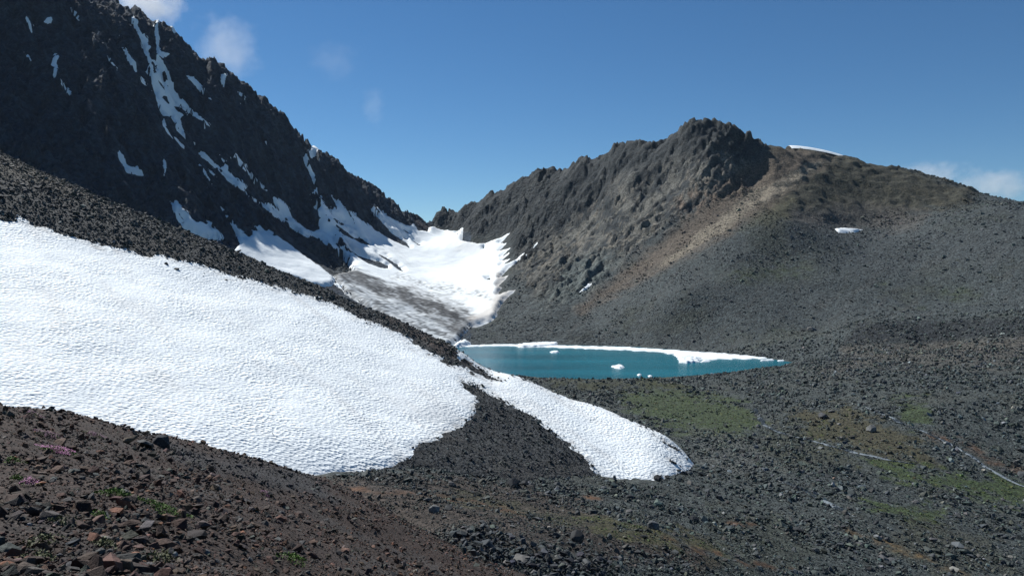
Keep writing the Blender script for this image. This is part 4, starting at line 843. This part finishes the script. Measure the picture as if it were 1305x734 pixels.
def plant(u, v, wpx, hpx, label, name, m, petals=None, cat='plant', dens=1.0, ln=.018, group='small plants in the brown rubble'):
    x, d, z, k = [q[0] for q in hits([(u, v)])]; s = d / FPX
    e = link(bpy.data.objects.new(name, None)); e.location = (x, d, z); tag(e, label, cat, group)
    rx = wpx * s * .5; x2, d2, _, _ = [q[0] for q in hits([(u, v - hpx * .5)])]; x3, d3, _, _ = [q[0] for q in hits([(u, v + hpx * .5)])]; ry = min(abs(d2 - d3) * .5, rx * 2.2)
    n = int(np.clip(dens * rx * ry / (ln * ln) * 2.6, 200, 2600))
    V, F = leaves(x, d, rx, ry, n, ln * 1.35, (.3, 1.35), .075, int(u)); V[:, 2] += .015; o = faces_obj('foliage', V, F, M[m], False); o['kind'] = 'stuff'; o.parent = e; o.matrix_parent_inverse = Matrix.Translation(e.location).inverted()
    if petals:
        V, F = leaves(x, d, rx, ry, int(n * 1.4), ln * .85, (-.3, .5), .09, int(u) + 3); V[:, 2] += .035; o = faces_obj('blossom', V, F, M[petals], False); o['kind'] = 'stuff'; o.parent = e; o.matrix_parent_inverse = Matrix.Translation(e.location).inverted()
plant(75, 576, 34, 13, 'bright pink cushion of flowers on the rubble slope', 'flower_cushion', 'leaf', 'petal', 'flower', ln=.022)
plant(41, 529, 22, 9, 'purple flower cushion at the crest of the rubble slope', 'flower_cushion', 'leaf_dry', 'petal_dark', 'flower', ln=.025)
plant(63, 556, 24, 9, 'dull purple flower cushion above the bright pink one', 'flower_cushion', 'leaf_dry', 'petal_dark', 'flower', ln=.025)
plant(121, 556, 22, 8, 'dark purple flower cushion right of the dull one', 'flower_cushion', 'leaf_dry', 'petal_dark', 'flower', ln=.025)
plant(38, 619, 16, 6, 'faded pink flower tuft beside small dark stones', 'flower_cushion', 'leaf_dry', 'petal', 'flower', dens=.5)
plant(340, 630, 14, 8, 'plum coloured flower tuft far down the rubble', 'flower_cushion', 'leaf_dry', 'petal_dark', 'flower', ln=.03)
plant(152, 632, 62, 11, 'long bright green plant mat in the rubble', 'leafy_mat', 'leaf', dens=.8)
plant(212, 652, 64, 17, 'wide green plant mat right of the long one', 'leafy_mat', 'leaf', dens=.7)
plant(128, 661, 20, 8, 'small bright green tuft below the long mat', 'leafy_tuft', 'leaf')
plant(18, 590, 24, 8, 'green tuft near the left margin', 'leafy_tuft', 'leaf', dens=.6)
plant(22, 613, 12, 7, 'yellow green tuft among dark stones at the left', 'leafy_tuft', 'leaf', dens=.6)
plant(374, 714, 40, 14, 'green mat in the fine brown rubble', 'leafy_mat', 'leaf', dens=.6, ln=.022)
plant(55, 695, 44, 22, 'grey green weeds beside the rounded boulder', 'weed_tuft', 'leaf_dry', dens=.4)
plant(52, 716, 34, 20, 'grey green weeds between the orange stones', 'weed_tuft', 'leaf_dry', dens=.5)
plant(134, 698, 30, 12, 'dry green weeds under the sunlit slab', 'weed_tuft', 'leaf_dry', dens=.5)
plant(205, 715, 40, 24, 'thin dry weeds right of the lichen boulder', 'weed_tuft', 'leaf_dry', dens=.35)
plant(85, 668, 34, 14, 'sparse dry weeds behind the dark blue slab', 'weed_tuft', 'leaf_dry', dens=.35)

# ------------------------------------------------------------------ clouds
def cloud(u, v, wpx, hpx, d, dens, label, seed, thr=.42):
    m = bpy.data.materials.new('cloud_vapour'); m.use_nodes = True; n = m.node_tree; n.nodes.clear(); L = n.links.new
    out = n.nodes.new('ShaderNodeOutputMaterial'); pv = nd(n, 'ShaderNodeVolumePrincipled'); pv.inputs['Color'].default_value = (1, 1, 1, 1); pv.inputs['Anisotropy'].default_value = .2
    tc = nd(n, 'ShaderNodeTexCoord'); ln = nd(n, 'ShaderNodeVectorMath', operation='LENGTH'); L(tc.outputs['Object'], ln.inputs[0])
    no = nd(n, 'ShaderNodeTexNoise', Scale=2.6, Detail=8.0, Roughness=.68); no.noise_dimensions = '4D'; no.inputs['W'].default_value = seed; mp = nd(n, 'ShaderNodeMapping'); mp.inputs['Scale'].default_value = (max(1, wpx / hpx), 1, max(1, hpx / wpx)); L(tc.outputs['Object'], mp.inputs[0]); L(mp.outputs[0], no.inputs['Vector'])
    fo = nd(n, 'ShaderNodeMapRange'); fo.inputs[1].default_value = 1.0; fo.inputs[2].default_value = .0; fo.inputs[3].default_value = -.42; fo.inputs[4].default_value = .30; L(ln.outputs['Value'], fo.inputs[0])
    ad = nd(n, 'ShaderNodeMath', operation='ADD'); L(no.outputs[0], ad.inputs[0]); L(fo.outputs[0], ad.inputs[1])
    mr = nd(n, 'ShaderNodeMapRange'); mr.inputs[1].default_value = thr; mr.inputs[2].default_value = thr + .35; mr.inputs[3].default_value = 0; mr.inputs[4].default_value = dens; L(ad.outputs[0], mr.inputs[0])
    L(mr.outputs[0], pv.inputs['Density']); L(pv.outputs[0], out.inputs['Volume'])
    bm = bmesh.new(); bmesh.ops.create_icosphere(bm, subdivisions=3, radius=1.0); me = bpy.data.meshes.new('cloud'); bm.to_mesh(me); bm.free(); me.materials.append(m)
    o = link(bpy.data.objects.new('cloud', me)); o.location = P(u, v, d); o.scale = (wpx * d / FPX * .5, wpx * d / FPX * .35, hpx * d / FPX * .5)
    return tag(o, label, 'cloud', 'small clouds behind the mountains')
cloud(188, -2, 190, 130, 3000, .011, 'white cloud puff peeking over the top of the dark peak', 1.0)
cloud(290, 62, 150, 170, 3000, .0042, 'upright cloud wisp beside the ridge of the dark peak', 2.3)
cloud(476, 136, 64, 100, 3200, .0020, 'faint small cloud smudge in the open blue sky', 3.1)
cloud(425, 78, 140, 100, 3200, .0007, 'barely visible veil of cloud above the ridge', 4.7)
cloud(1185, 222, 180, 74, 5200, .0026, 'low hazy cloud behind the crest of the rounded hill', 5.2)
cloud(1265, 236, 200, 80, 5200, .0030, 'hazy cloud bank at the right margin above the slope', 6.9)

# ------------------------------------------------------------------ thin blue mountain air
m = bpy.data.materials.new('mountain_air'); m.use_nodes = True; nn = m.node_tree; nn.nodes.clear(); om = nn.nodes.new('ShaderNodeOutputMaterial'); pv = nn.nodes.new('ShaderNodeVolumePrincipled')
pv.inputs['Color'].default_value = (.62, .80, 1.0, 1); pv.inputs['Density'].default_value = .000028; pv.inputs['Anisotropy'].default_value = .0; nn.links.new(pv.outputs[0], om.inputs['Volume'])
bm = bmesh.new(); bmesh.ops.create_cube(bm, size=1.0); me = bpy.data.meshes.new('haze'); bm.to_mesh(me); bm.free(); me.materials.append(m)
hz = link(bpy.data.objects.new('haze', me)); hz.location = (30, 500, 190); hz.scale = (1300, 1160, 440); tag(hz, kind='stuff')
